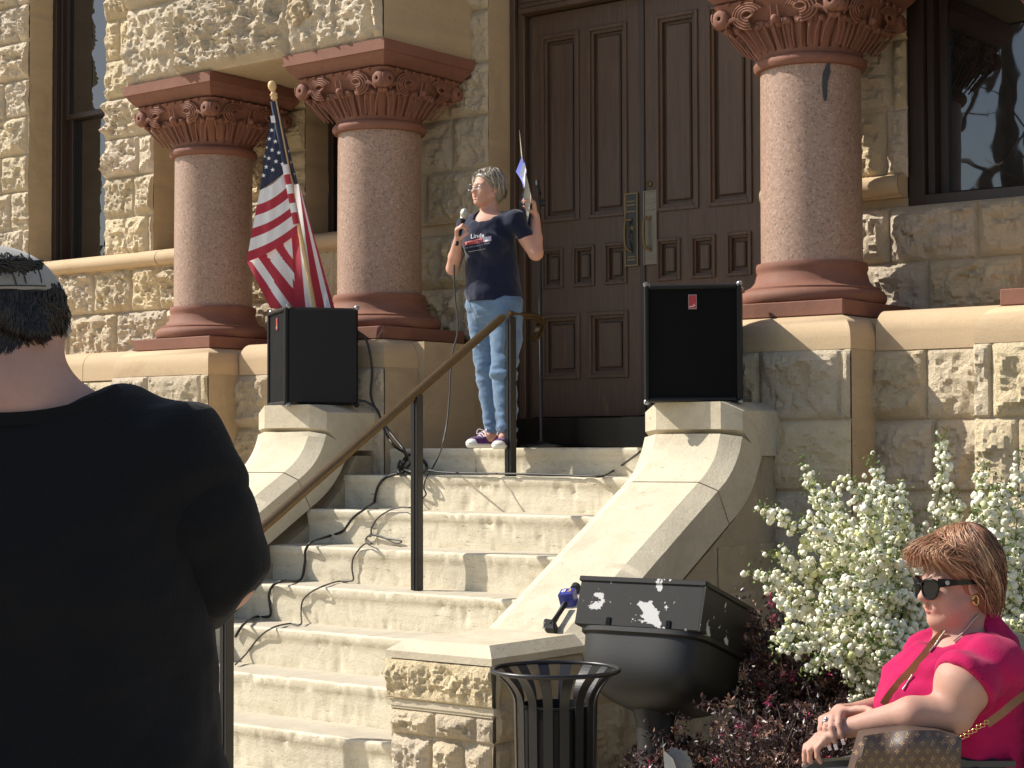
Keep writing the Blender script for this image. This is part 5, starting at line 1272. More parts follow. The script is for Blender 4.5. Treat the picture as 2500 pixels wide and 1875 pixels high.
bp += [C_(hipR, knR, .07, .045, k=.03), C_(knR, anR, .045, .032), C_(hipL, knL, .075, .05, k=.03), C_(knL, anL, .05, .032), C_(anR, anR-UP*.03+fw*.04, .03, .03), C_(anL, anL-UP*.03+fw*.03, .03, .03)]
micA, micB = w1(115, 945, -.13), w1(205, 600, -.13); md = nrm(micB-micA)
hR, _t = hand(wrR, nrm(w1(120, 790, -.13)-wrR), nrm(RH*.9+T_*.1), nrm(T_*.8+UP*.5), [(.9, 1.15, .9)]*4, .92, (.5, .2, .75), .95)
bp += hR
hL, _t = hand(wrL, nrm(w1(985, 470, -.09)-wrL), nrm(-RH*.95+T_*.0), nrm(T_*.4+UP*.3), [(.75, 1.0, .7)]*4, .92, (.6, .3, .7), .95)
bp += hL
body('body', bp, .0052, SK1, P1, k=.016)
facebits(P1, HO, hx, hy, hz, hs, LIP, .006)
# t-shirt
sp = [C_(shR, shL, .060, .060, k=.04), C_(w1(470, 740, .02), w1(480, 780, .0), .08, .10, k=.05), El(w1(470, 880, .0), (.165, .108, .13), RT, k=.06),
      El(w1(345, 965, -.045), (.070, .075, .065), RT, k=.04), El(w1(520, 975, -.115), (.070, .075, .065), RT, k=.04),
      El(w1(512, 1180), (.155, .118, .15), RT, k=.06), El(w1(520, 1420), (.158, .125, .14), RT, k=.05), C_(w1(520, 1400), w1(528, 1600), .115, .128, k=.04), El(w1(528, 1560), (.160, .130, .10), RT, k=.04),
      C_(shR, shR*.55+elR*.45, .056, .050, k=.02), C_(shL, shL*.58+elL*.42, .056, .052, k=.02)]
def wr1(Q):
    u = Q@nrm(RH*.8+UP*.6); v = Q@nrm(RH*-.6+UP*.8); z = Q[:, 2]
    return .0042*np.sin(u*55+4*vnoise(Q*9, 2))*np.clip(vnoise(Q*6, 5)+.35, 0, 1)+.006*vnoise(Q*np.array([9, 9, 16.]), 7)*(z < 2.95)+.003*vnoise(Q*30, 9)
neckc = w1(470, 640, -.02)
sp += [El(w1(475, 650, -.035), (.078, .085, .062), RT, k=.006, sub=True)]
cl_ = [(w1(520, 1608), nrm(-UP+RH*.03)*1.)]
ts = body('t_shirt', sp, .0055, NAVY, P1, k=.02, clip=[(w1(520, 1600), -UP)], wrinkle=wr1, disp=folds(RH*.55+UP*.83, RH*.83-UP*.55, .0042, 17, 6, 2))
# print on the chest, laid on the cloth
tr = bvh(ts)
def onshirt(u0, v0, w_, h_, mat, tree, name='print', poly=None, s=''):
    pass
pm_ = MB()
def proj_text(s, x0, y0, x1, y1, m):
    cu = bpy.data.curves.new('t', 'FONT'); cu.body = s; cu.align_x = 'LEFT'; cu.resolution_u = 2
    tmp = bpy.data.objects.new('t', cu); COL.objects.link(tmp); me = bpy.data.meshes.new_from_object(tmp.evaluated_get(bpy.context.evaluated_depsgraph_get()))
    V = np.array([v.co[:] for v in me.vertices]); F = [list(p.vertices) for p in me.polygons]; bpy.data.objects.remove(tmp); bpy.data.curves.remove(cu); bpy.data.meshes.remove(me)
    V = V-V.min(0); V = V/V.max(0).clip(1e-6)
    W = []
    for a, b, _ in V:
        x = x0+(x1-x0)*a; yb = y0[0]+(y0[1]-y0[0])*a; yt = y1[0]+(y1[1]-y1[0])*a
        h = hit(tr, 1090+x*.217, 390+(yb+(yt-yb)*b)*.217, .004); W.append(h if h is not None else w1(x, yb))
    pm_.add(np.array(W), F, m)
def proj_rect(x0, x1, yb, yt, m, n=14, off=.003):
    G = []
    for i in range(n+1):
        a = i/n; row = []
        for b in np.linspace(0, 1, 5):
            x = x0+(x1-x0)*a; y = (yb[0]+(yb[1]-yb[0])*a)*(1-b)+(yt[0]+(yt[1]-yt[0])*a)*b
            h = hit(tr, 1090+x*.217, 390+y*.217, off); row.append(h if h is not None else w1(x, y, -.15))
        G.append(row)
    pm_.grid(np.array(G), m)
PRW = plain('white_print', (.62, .62, .66), .7, bmp=0); PRR = plain('red_print', (.50, .10, .11), .7, bmp=0); PRB = plain('pale_blue_print', (.30, .38, .55), .7, bmp=0)
proj_rect(185, 508, (970, 915), (930, 855), 1); proj_rect(412, 500, (925, 912), (868, 862), 0, 6, .0045)
proj_text('LEGGETT', 196, (962, 912), 500, (938, 866), 3); proj_text('Linda', 275, (888, 870), 425, (835, 825), 0)
proj_text('FOR STATE SENATE', 200, (1004, 962), 410, (988, 946), 2); proj_text('TEXAS', 418, (955, 944), 488, (938, 928), 0); proj_text('www.fortexas.com', 245, (1042, 1006), 435, (1030, 994), 0)
pm_.build('shirt_print', [PRW, PRR, PRB, NAVY], ts)
# jeans
jp = [El(w1b(420, 150, 0), (.155, .125, .09), RT, k=.04), C_(w1b(415, 90), w1b(415, 200), .11, .12, k=.03), C_(hipR, knR, .086, .064, k=.03), C_(knR, anR+UP*.03, .064, .050, k=.02), C_(hipL, w1b(535, 500, -.06), .098, .085, k=.03),
      C_(w1b(535, 500, -.06), knL, .085, .072, k=.02), C_(knL, anL+UP*.03, .072, .055, k=.02)]
def wrj(Q):
    z = (Q[:, 2]-LAND); kn = np.exp(-((z-.42)/.10)**2)+np.exp(-((z-.10)/.09)**2)*1.3+.25
    q = Q*np.array([10, 10, 26.]); return kn*(.010*vnoise(q, 3)+.005*vnoise(q*2.1, 8))+.003*vnoise(Q*25, 4)
body('jeans', jp, .0055, DENIM, P1, k=.02, clip=[(w1b(400, 105), UP), (w1b(420, 1412), -UP)], wrinkle=wrj, disp=folds(UP, RH, .0040, 22, 7, 12))
def shoe(toe, heel, top, parent):
    toe, heel, top = [np.asarray(q, float) for q in (toe, heel, top)]; d = nrm((toe-heel)*[1, 1, .6]); sdv = nrm(np.cross(d, UP)); up = np.cross(sdv, d); R = rotm(sdv, d, up); L = np.linalg.norm(toe-heel)
    c = (toe+heel)/2
    body('shoe_sole', [C_(heel+d*.035-up*.0, heel+d*L*.5, .036, .036, k=.01), C_(heel+d*L*.5, toe-d*.042, .036, .043, k=.01)], .004, RUB, parent, clip=[(c-up*.006, up), (c-up*.030, -up)])
    o = body('shoe', [C_(heel+d*.035+up*.01, heel+d*L*.55, .037, .036, k=.01), C_(heel+d*L*.55, toe-d*.05-up*.004, .036, .036, k=.01), C_(heel+d*.06+up*.01, top+up*.01, .036, .036, k=.02)], .004, PURP, parent, clip=[(c-up*.008, -up)])
    body('toe_cap', [El(toe-d*.045-up*.006, (.043, .046, .030), R)], .004, RUB, parent, clip=[(c-up*.007, -up), (toe-d*.036, -d)])
    m = MB()
    for k in range(5):
        q = toe-d*(.075+.016*k)+up*(.026+.009*k); m.tube(curve([q-sdv*.026-up*.012+d*.004, q+up*.004, q+sdv*.026-up*.012-d*.004], 5), .003, 6); m.tube(curve([q+sdv*.026-up*.012+d*.004, q+up*.005, q-sdv*.026-up*.012-d*.004], 5), .003, 6)
    q = toe-d*.135+up*.062
    for s in (-1, 1): m.tube(curve([q, q+sdv*s*.03+up*.012+d*.02, q+sdv*s*.035-up*.015+d*.03, q+d*.01], 6), .0028, 6)
    m.build('laces', [LACE], parent, smooth=True)
def zl(p, z): p = np.array(p, float); p[2] = z; return p
shoe(zl(w1b(165, 1515, -.04), LAND+.032), zl(w1b(445, 1500, .12), LAND+.032), zl(anR, LAND+.08), P1)
shoe(zl(w1b(440, 1560, -.22), LAND+.020), zl(w1b(600, 1490, .0), LAND+.032), zl(anL, LAND+.08), P1)
# hair, glasses
def ends1(th):
    a = abs(th)
    return 1.02 if a < .55 else (1.02+(a-.55)*1.6 if a < 1.25 else (2.14+.25*(a-1.25)))
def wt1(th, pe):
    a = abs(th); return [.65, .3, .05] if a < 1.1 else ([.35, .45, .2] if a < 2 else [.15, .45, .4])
hsh = [El(HO+hy*-.018+hz*.040, (.078, .092, .080), rotm(hx, hy, hz), k=.02), El(HO+hy*-.042-hz*.015, (.070, .060, .070), rotm(hx, hy, hz), k=.02)]
body('hair_base', hsh, .005, H1[1], P1, clip=[(HO+hy*.042+hz*.03, hy*.8-hz*.6)])
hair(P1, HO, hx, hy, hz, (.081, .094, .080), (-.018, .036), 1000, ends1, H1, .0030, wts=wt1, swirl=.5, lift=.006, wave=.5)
def glasses(P, L, s, mat, lens, w=.052, h=.036, fy=.104, r=.0012, name='glasses', z=.0, tint=None, temple=True, thick=False):
    m = MB()
    g = thing(name, tint[0], tint[1], L(0, fy, z)) if tint else None
    for q in (-1, 1):
        pts = [L(q*(.034+w/2*math.cos(a)), fy-.012*abs(math.cos(a)) if q*math.cos(a) > 0 else fy, z+h/2*math.sin(a)*(1 if not thick else (1.0+.12*q*math.cos(a)))) for a in np.linspace(0, 2*math.pi, 25)]
        m.tube(pts, r*(1 if not thick else 2.2), 6, caps=False)
        m.tube([L(q*(.034+w/2), fy-.012, z+h*.25), L(q*.079, fy-.045, z+h*.22), L(q*.080, -.005, z+h*.12)], r*(1 if not thick else 3.2), 6)
    m.tube([L(-.009, fy+.001, z+.004), L(0, fy+.003, z+.006), L(.009, fy+.001, z+.004)], r*1.3, 6)
    return m.build('glasses', [mat], P, smooth=True)
glasses(P1, HL, hs, CHROME, None, r=.0011)
# microphone in her hand
mk = thing('handheld_microphone', 'silver-headed black microphone held up by the woman in navy', 'microphone', micA)
m = MB(); m.tube([micA-md*.01, micA+md*.02, micA+md*.12, micB-md*.035], [.010, .011, .0125, .015], 14, 0); m.build('handle', [VINYL], mk, smooth=True)
m = MB(); m.lathe([(.016, -.032), (.021, -.022), (.0245, -.004), (.0235, .010), (.016, .022), (.001, .026)], micB, 20, 0, md); m.lathe([(.0255, -.006), (.0255, .0)], micB, 20, 0, md)
m.build('grille_head', [plain('mic_grille', (.42, .42, .38), .45, metal=.6, bmp=.8, sc=120)], mk, smooth=True)
# papers in her raised hand
pp = thing('papers', 'blue and white leaflets held up by the woman in navy', 'papers', w1(930, 560, -.1))
def sheet3(pts, mat, name, n=8, bend=.012):
    a, b, c, d = [np.asarray(q) for q in pts]; G = []
    nn = nrm(np.cross(b-a, d-a))
    for i in range(n+1):
        s = i/n; G.append([(a*(1-s)+b*s)*(1-t)+(d*(1-s)+c*s)*t+nn*bend*math.sin(math.pi*s)+nn*.0 for t in np.linspace(0, 1, n+1)])
    G = np.array(G); m = MB(); m.grid(G); m.grid((G-nn*.0008)[::-1]); return m.build(name, mat, pp, smooth=True)
LB = plain('blue_leaflet', (.18, .22, .72), .5, var=.03, bmp=0); LW = plain('white_leaflet', (.80, .80, .82), .5, var=.02, bmp=0); LG = plain('printed_leaflet', (.42, .37, .29), .6, var=.55, sc=90, bmp=0)
sheet3([w1(850, -40, -.05), w1(890, 160, -.10), w1(872, 330, -.11), w1(782, 135, -.03)], [LB], 'leaflet')
sheet3([w1(868, 30, -.07), w1(895, 170, -.112), w1(878, 315, -.12), w1(826, 160, -.08)], [LW], 'leaflet')
sheet3([w1(900, 170, -.105), w1(955, 420, -.13), w1(912, 715, -.13), w1(868, 420, -.12)], [LG], 'leaflet', bend=.004)
sheet3([w1(878, 330, -.09), w1(960, 600, -.10), w1(918, 780, -.10), w1(812, 480, -.05)], [plain('navy_leaflet', (.02, .028, .07), .6, bmp=0)], 'leaflet', bend=.004)
sheet3([w1(815, -330, -.02), w1(822, -330, -.02), w1(858, 20, -.06), w1(846, 20, -.04)], [LG], 'leaflet', bend=.003)
# ======== the seated woman in pink
D2 = 4.9
def a2(x, y, dd=0.): return at(2150+x*.211, 1250+y*.211, D2+dd)
def b2(x, y, dd=0.): return at(1930+x*.2577, 1550+y*.2577, D2+dd)
gp = at(2330, 1800, D2); P2 = thing('person', 'seated woman in pink top and sunglasses in front of the white flowers', 'person', (gp[0], gp[1], .1))
fw = nrm(-RH*.94+T_*.34); lf_ = nrm(-RH*.34*-1*-1+T_*.94); lf_ = nrm(np.cross(UP, fw)); RT = rotm(lf_, fw, UP)
hy = nrm(-RH*.965+T_*.26-UP*.06); hx = nrm(np.cross(UP, hy)); hx = hx if hx@T_ > 0 else -hx; hz = nrm(np.cross(hx, hy)); hz = hz if hz[2] > 0 else -hz
HO2 = a2(868, 832, .02); hs = 1.0
hp, HL2 = headprims(HO2, hx, hy, hz, hs, 0, .0)
hp += [El(HL2(0, .02, -.098), (.045, .048, .026), rotm(hx, hy, hz), k=.03), El(HL2(.045, .035, -.06), (.022, .028, .03), rotm(hx, hy, hz), k=.02)]
shL, shR = at(2425, 1622, D2-.15), at(2283, 1606, D2+.17)
elL, wrL = b2(1540, 740, -.24), b2(560, 880, -.19)
HM = at(2352, 1672, D2-.225)
elR, wrR = b2(1150, 640, .16), b2(520, 760, .0)
bp = list(hp)
bp += [C_(HL2(0, -.02, -.06), a2(960, 1330, .03), .056, .062, k=.03), C_(a2(960, 1330, .03), at(2352, 1600, D2+.02), .062, .085, k=.04), C_(shR, shL, .055, .055, k=.04),
       El(at(2350, 1700, D2), (.16, .13, .12), RT, k=.05), El(b2(1620, 680, 0), (.14, .16, .18), RT, k=.05), El(b2(1640, 1100, 0), (.19, .19, .16), RT, k=.05),
       C_(shL, HM, .058, .069, k=.03), C_(HM, elL, .069, .052, k=.03), C_(elL, b2(1150, 760, -.25), .050, .046, k=.02), C_(b2(1150, 760, -.25), wrL, .046, .026, k=.015),
       C_(shR, elR, .06, .045, k=.03), C_(elR, wrR, .042, .027, k=.02)]
kn = b2(500, 1500, -.05); kn2 = b2(600, 1500, .16)
bp += [C_(b2(1640, 1250, -.1), kn, .10, .065, k=.04), C_(b2(1640, 1250, .1), kn2, .10, .065, k=.04), C_(kn, zl(kn-RH*.03, .19), .065, .04, k=.02), C_(kn2, zl(kn2-RH*.03, .19), .065, .04, k=.02)]
# left hand grips the end of the bench arm; right hand lies across the left wrist
lh, tl = hand(wrL, nrm(b2(200, 1010, -.20)-wrL), nrm(-UP*.9-RH*.1), nrm(T_*-.9+UP*.2), [(.35, .75, .5), (.4, .8, .5), (.45, .8, .5), (.5, .8, .5)], .98, (.7, .35, .35), .9)
rw = b2(475, 745, -.10)
rh, tr_ = hand(rw, nrm(b2(330, 800, -.205)-rw+RH*.0), nrm(-UP*.8-T_*.1+RH*.35), nrm(RH*.9+UP*.1), [(.55, .75, .45), (.55, .75, .4), (.6, .7, .4), (.7, .7, .4)], .98, (.15, .75, .0), .95, .05)
bp += [C_(wrR, rw, .027, .026, k=.015)]+lh+rh
body('body', bp, .0046, SK2, P2, k=.018)
facebits(P2, HO2, hx, hy, hz, hs, LIP2, 0, eyes=False)
m = MB()
for (q, dr, nn) in tr_: m.obox(q+nn*-.0 + nrm(nn)*.0058+dr*.002, dr, nrm(np.cross(dr, nn)), nrm(nn), (.0075, .0048, .0014), 0, .0008)
m.build('fingernails', [plain('pale_pink_nail', (.80, .66, .68), .2, bmp=0)], P2, smooth=False)
m = MB(); fb = rh[4*0+4*0]; 
q0 = [p for p in rh if p[0] == 'c'][9]; rc = q0[1]*.55+q0[2]*.45; ra = nrm(q0[2]-q0[1])
m.lathe([(.0098, -.003), (.0112, -.002), (.0112, .002), (.0098, .003)], rc, 18, 0, ra); m.lathe([(.001, .006), (.005, .004), (.006, 0)], rc+UP*.010, 8, 0, UP); m.build('ring', [plain('silver_ring', (.75, .72, .68), .15, metal=1, bmp=0)], P2, smooth=True)
# pink top
sp = [C_(shR, shL, .073, .076, k=.06), El(at(2355, 1690, D2), (.185, .155, .130), RT, k=.06), El(at(2262, 1680, D2-.02), (.140, .085, .095), RT, k=.06), El(at(2300, 1730, D2), (.165, .16, .14), RT, k=.06), El(b2(1620, 800, 0), (.17, .205, .22), RT, k=.06),
      El(b2(1620, 1150, 0), (.195, .225, .22), RT, k=.05), C_(shR, b2(1350, 420, .2), .085, .08, k=.03), C_(at(2400, 1530, D2+.02), at(2420, 1580, D2+.02), .045, .06, k=.05),
      El(at(2318, 1545, D2-.01), (.098, .112, .068), rotm(lf_, nrm(fw+UP*.55), nrm(UP-fw*.55)), k=.010, sub=True)]
sleeve_n = nrm(b2(1700, 460)-b2(1850, 200))
def wr2(Q):
    a = Q@nrm(RH*.8+UP*.6); return .0065*np.sin(a*46+5*vnoise(Q*6, 3))*np.clip(vnoise(Q*5, 6)+.45, 0, 1)+.009*vnoise(Q*np.array([11, 11, 8.]), 4)+.003*vnoise(Q*28, 5)
PF = folds(RH*.45+UP*.89, RH*.89-UP*.45, .0075, 11, 3.2, 5)
ts2 = body('pink_top', sp, .006, PINKC, P2, k=.02, wrinkle=wr2, clip=[], disp=PF)
# cut the sleeve opening with a plane only round the near arm
def cut_part(o, fn):
    import bmesh
    b = bmesh.new(); b.from_mesh(o.data); W = ORG[o.name]
    V = np.array([v.co[:] for v in b.verts])+W; k = fn(V); bmesh.ops.delete(b, geom=[v for v, c in zip(b.verts, k) if c], context='VERTS'); b.to_mesh(o.data); b.free()
def pxy(V):
    d = V-CAM; z = d@_f; return 1250+FL*(d@_r)/z, 937.5-FL*(d@_u)/z, z
ad = nrm(HM-shL)
body('sleeve', [C_(shL, HM, .070, .080, k=.03), C_(HM, HM+(elL-HM)*.4, .082, .082, k=.02), C_(shL, at(2400, 1610, D2-.05), .07, .075, k=.04)], .006, PINKC, ts2, wrinkle=wr2, disp=folds(ad, np.cross(ad, _f), .0045, 15, 5, 8), clip=[(HM+ad*.004, nrm(ad*.8+nrm(elL-HM)*.5))])
# dark trousers
body('trousers', [C_(b2(1640, 1300, -.1), kn, .125, .09, k=.04), C_(b2(1640, 1300, .1), kn2, .125, .09, k=.04), C_(kn, zl(kn-RH*.03, .2), .085, .06, k=.02), C_(kn2, zl(kn2-RH*.03, .2), .085, .06, k=.02), El(b2(1620, 1400, 0), (.22, .22, .12), RT)], .012, DARKC, P2)
for q in (kn, kn2): body('shoe', [C_(zl(q-RH*.03, .15), zl(q-RH*.17, .135), .045, .038)], .008, VINYL, P2, clip=[((0, 0, .102), -UP)])
# hair
def ends2(th):
    a = abs(th)
    return .74 if a < .35 else (.74+(a-.35)*.90 if a < 1.15 else (1.46+(a-1.15)*1.9 if a < 1.6 else 2.72+.05*(a-1.6)))
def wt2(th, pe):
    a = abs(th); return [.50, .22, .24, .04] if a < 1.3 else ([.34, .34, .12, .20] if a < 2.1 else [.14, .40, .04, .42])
RH2 = rotm(hx, hy, hz)
body('hair_base', [El(HL2(0, -.018, .052), (.090, .095, .086), RH2, k=.02), El(HL2(0, -.040, -.022), (.082, .068, .085), RH2, k=.03)], .005, H2[1], P2, clip=[(HL2(0, .050, .03), hy*.75-hz*.66)])
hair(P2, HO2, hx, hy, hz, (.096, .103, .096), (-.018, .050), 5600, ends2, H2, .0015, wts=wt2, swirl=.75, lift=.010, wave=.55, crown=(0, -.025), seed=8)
# swept fringe
m = MB(); rs = np.random.RandomState(4)
for i in range(600):
    s = rs.uniform(0, 1); j = rs.normal(0, .004, 3)
    p0 = HL2(-.02+.09*s*1, .030+rs.uniform(-.02, .02), .128+.012*rs.rand()-.03*s); p1 = HL2(-.045+.125*s, .098-.035*s*s+rs.uniform(0, .012), .102-.018*s+rs.uniform(-.008, .012)); p2 = HL2(-.070+.17*s, .104-.085*s*s+rs.uniform(-.004, .01), .070-.020*s+rs.uniform(-.022, .02))
    m.tube(curve([p0+j, p1+j, p2+j*2], 4), [.0008, .0013, .0015, .0015, .0014, .0013, .0012, .001, .0006], 5, int(rs.choice(3, p=[.5, .25, .25])), caps=False, flat=.5)
m.build('fringe', H2, P2, smooth=True)
m = MB(); ec = HL2(.084, -.010, -.038); m.tube([ec+hy*.008*math.cos(a)+hz*.013*math.sin(a) for a in np.linspace(0, 6.283, 20)], .0035, 8); m.build('earring', [plain('gold', (.55, .38, .14), .25, metal=1)], P2, smooth=True)
# sunglasses
sg = thing('sunglasses', 'chunky black sunglasses worn by the seated woman in pink', 'sunglasses', HL2(0, .1, 0))
SGM = plain('black_acetate', (.004, .004, .005), .15, spec=.35, bmp=0)
m = MB()
for q in (-1, 1):
    o = [(q*.006, .103, .014), (q*.034, .104, .022), (q*.062, .092, .020), (q*.066, .086, .004), (q*.054, .092, -.024), (q*.034, .099, -.030), (q*.014, .103, -.022), (q*.006, .104, -.002)]
    P = [HL2(*t) for t in o]; c = HL2(q*.036, .108, -.004); m.prism(P, -hy*.006) 
    m.tube(curve(P+[P[0]], 4), .0032, 8, caps=False)
m.tube([HL2(-.01, .104, .008), HL2(0, .107, .010), HL2(.01, .104, .008)], .004, 8)
recalc(m.build('lenses', [SGM], sg, smooth=True, angle=30))
for q in (-1, 1):
    m = MB(); A0 = HL2(q*.066, .086, .014); B0 = HL2(q*.080, .040, .013); C0 = HL2(q*.086, -.02, .008); R = []
    for p, w in ((A0, .012), (A0*.5+B0*.5, .0095), (B0, .0075), (C0, .004)): R.append([p+hz*w-hx*.002, p+hz*w+hx*.002, p-hz*w+hx*.002, p-hz*w-hx*.002])
    m.grid(np.array(R), wrapv=True); m.f += [[0, 1, 2, 3], [15, 14, 13, 12]]; m.m += [0, 0]
    if q > 0: m.lathe([(.006, .0), (.006, .0025), (.001, .003)], A0*.55+B0*.45+hx*.003, 14, 1, hx)
    recalc(m.build('temple', [SGM, CHROME], sg))
# necklace, strap
tb = bvh(ts2); tk = bvh([c for c in P2.children if c.name.startswith('body')][0])
def surf2(px, py, off=.006):
    a = hit(tb, px, py, off); b = hit(tk, px, py, off)
    if a is None: return b
    if b is None: return a
    return a if (a-CAM)@_f < (b-CAM)@_f else b
def along(pts, n=8): return [p for p in (surf2(*q) for q in curve([(x, y, 0) for x, y in pts], n)[:, :2]) if p is not None]
nk = thing('necklace', 'silver rope necklace round the neck of the seated woman', 'necklace', a2(900, 1450, -.1))
m = MB()
for pts in (along([(2150+x*.211, 1250+y*.211) for x, y in ((1130, 1190), (1060, 1265), (980, 1370), (900, 1445), (850, 1490))], 10), along([(2150+x*.211, 1250+y*.211) for x, y in ((740, 1385), (690, 1450), (630, 1540), (570, 1610))], 10), along([(1930+x*.2577, 1550+y*.2577) for x, y in ((1150, 385), (1110, 450), (1065, 515))], 10)):
    for i in range(len(pts)-1):
        d = nrm(pts[i+1]-pts[i]); 
        for t in (0, .5): m.lathe([(.0006, -.0034), (.0024, -.0015), (.0024, .0015), (.0006, .0034)], pts[i]*(1-t)+pts[i+1]*t, 7, 0, nrm(d+UP*.4*(1 if t else -1)))
m.build('chain', [plain('rope_silver', (.50, .45, .40), .35, metal=.7, bmp=0)], nk, smooth=True)
bag = thing('handbag', 'brown patterned handbag with tan strap on the lap of the seated woman', 'handbag', b2(1150, 1200, -.32))
STRP = plain('tan_leather', (.33, .14, .05), .5, var=.2, sc=30); GOLD = plain('gold_fitting', (.7, .45, .2), .25, metal=1, bmp=0)
sp_ = along([(1930+x*.2577, 1550+y*.2577) for x, y in ((1445, -15), (1370, 60), (1270, 190), (1150, 330), (1030, 460), (930, 590), (880, 665))], 8)
def ribbon(pts, w, mat, par, name, th=.0015):
    P = np.asarray(pts); T = np.gradient(P, axis=0); R = []
    for p, t in zip(P, T):
        n = nrm(CAM-p); s = nrm(np.cross(t, n)); R.append([p-s*w-n*th, p-s*w+n*th, p+s*w+n*th, p+s*w-n*th])
    m = MB(); m.grid(np.array(R), wrapv=True); return recalc(m.build(name, mat, par))
ribbon(sp_, .011, [STRP], bag, 'strap')
# bag body
n = 26; G = []
TP = interp([(690, 958), (900, 925), (1130, 902), (1400, 905), (1620, 970)], np.linspace(0, 1, n)); BT = interp([(560, 1420), (800, 1440), (1100, 1440), (1400, 1440), (1610, 1420)], np.linspace(0, 1, n))
for i in range(n):
    row = []
    for s in np.linspace(0, 1, 18):
        x, y = TP[i]*(1-s)+BT[i]*s; u = i/(n-1)*2-1
        row.append(b2(x, y, -.335-.035*math.sin(math.pi*min(1, s*1.2+.1))*(1-u*u)**.5-.012*math.sin(x*.012+s*2)))
    G.append(row)
G = np.array(G); bk = G+_f*.07; bk = bk*1
m = MB(); m.grid(G); m.grid(bk[::-1])
for a_, b_ in ((G[:, 0], bk[:, 0]), (bk[:, -1], G[:, -1]), (bk[0], G[0]), (G[-1], bk[-1])): m.grid(np.array([a_, b_]))
BAGM = plain('brown_monogram_canvas', (.085, .055, .042), .42, var=.15, sc=20, bmp=.2)
recalc(m.build('bag_body', [BAGM], bag, smooth=True, angle=50)); bt = bvh(bpy.data.objects['bag_body'])
# printed motifs: four-petal flowers, diamonds and overlapping letters
pmn = MB()
def motif_pts(polys, cx, cy, sc, rot):
    for P in polys:
        W = []
        for a, b in P:
            x = cx+(a*math.cos(rot)-b*math.sin(rot))*sc; y = cy-(a*math.sin(rot)+b*math.cos(rot))*sc
            h = hit(bt, x, y, .0012)
            if h is None: break
            W.append(h)
        else: pmn.add(np.array(W), [list(range(len(W)))])
def petal(k): 
    a = k*math.pi/2; c, s = math.cos(a), math.sin(a); Q = [(0, .12), (.22, .30), (.30, .12), (1, 0), (.30, -.12), (.22, -.30), (0, -.12)]; Q = [(.08, 0), (.45, .26), (1, 0), (.45, -.26)]
    return [(x*c-y*s, x*s+y*c) for x, y in Q]
flower = [petal(k) for k in range(4)]
dia = [[(0, 1), (1, 0), (.78, 0), (0, .78)], [(1, 0), (0, -1), (0, -.78), (.78, 0)], [(0, -1), (-1, 0), (-.78, 0), (0, -.78)], [(-1, 0), (0, 1), (0, .78), (-.78, 0)]]+[[(x*.42, y*.42) for x, y in p] for p in flower]
bar = lambda x0, y0, x1, y1, w: [(x0-w, y0), (x0+w, y0), (x1+w, y1), (x1-w, y1)]
LV = [bar(-.5, -.9, -.1, .5, .11), bar(-.5, -.7, .3, -.7, .0), [(-.55, -.9), (.25, -.9), (.3, -.62), (-.5, -.72)], bar(.35, -.3, -.15, .95, .12), bar(.35, -.3, .8, .95, .06)]
rs = np.random.RandomState(2)
for r in range(7):
    for c in range(12):
        x = 2090+c*25+(12 if r % 2 else 0); y = 1797+r*20-c*.6
        k = (c+2*r) % 4; rot = rad(-4); motif_pts(flower if k in (0, 2) else (LV if k == 1 else dia), x, y, 7.5 if k != 1 else 8.5, rot)
pmn.build('monogram', [plain('ochre_print', (.30, .20, .10), .5, var=.1, bmp=0)], bag)
m = MB(); rc = b2(1640, 955, -.34)
for i in range(7): 
    c = b2(1630+38*i, 968-24*i+(8 if i % 2 else 0), -.335+.005*i); m.tube([c+_r*.006*math.cos(a)+_u*.0045*math.sin(a) for a in np.linspace(0, 6.28, 13)], .0013, 6)
m.build('chain', [GOLD], bag, smooth=True)
ribbon(curve([b2(1860, 845, -.30), b2(1980, 760, -.29), b2(2100, 660, -.27), b2(2230, 560, -.2)], 6), .010, [STRP], bag, 'strap')

# bench
bn2 = thing('bench', 'black metal bench that the woman in pink sits on', 'bench', (gp[0], gp[1], .1))
ba = b2(200, 1135, -.195); bd_ = nrm(RH*1.); sdb = nrm(np.cross(UP, bd_)); sdb = sdb if sdb@T_ > 0 else -sdb
BEN = plain('worn_bench_paint', (.030, .034, .038), .32, var=.3, sc=12)
def barp(pts, w, h, name):
    P = np.asarray(pts); T = np.gradient(P, axis=0); R = []
    for p, t in zip(P, T):
        t = nrm(t); n = nrm(np.cross(sdb, t)); R.append([p-sdb*w-n*h, p-sdb*w+n*h, p+sdb*w+n*h, p+sdb*w-n*h])
    m = MB(); m.grid(np.array(R), wrapv=True); m.f += [[0, 1, 2, 3], [m.n-1, m.n-2, m.n-3, m.n-4]]; m.m += [0, 0]; return recalc(m.build(name, [BEN], bn2))
for q, off in ((0, 0), (1, -.62)):
    o = ba+sdb*off+bd_*(.34*q); A_ = o-UP*.022
    barp(curve([zl(A_+bd_*.03, .10), A_-UP*.25+bd_*.0, A_-UP*.05-bd_*.018, A_+bd_*.03, A_+bd_*.30, A_+bd_*.52], 6), .022, .008, 'arm')
    barp([zl(A_+bd_*.56, .10), A_+bd_*.56-UP*.2, A_+bd_*.60, A_+bd_*.66+UP*.22], .022, .010, 'back_leg')
sz = ba[2]-.24
m_ = ba-sdb*.31
for k in range(7): 
    m = MB(); m.obox(zl(m_+bd_*(.05+.075*k), sz-.04), sdb, bd_, UP, (.31, .028, .010), 0, .003); m.build('seat_slat', [BEN], bn2)
for k in range(5):
    m = MB(); m.obox(m_+bd_*(.575+.022*k)-UP*(.02-.065*k-.0), sdb, bd_, UP, (.31, .008, .024), 0, .003); m.build('back_slat', [BEN], bn2)

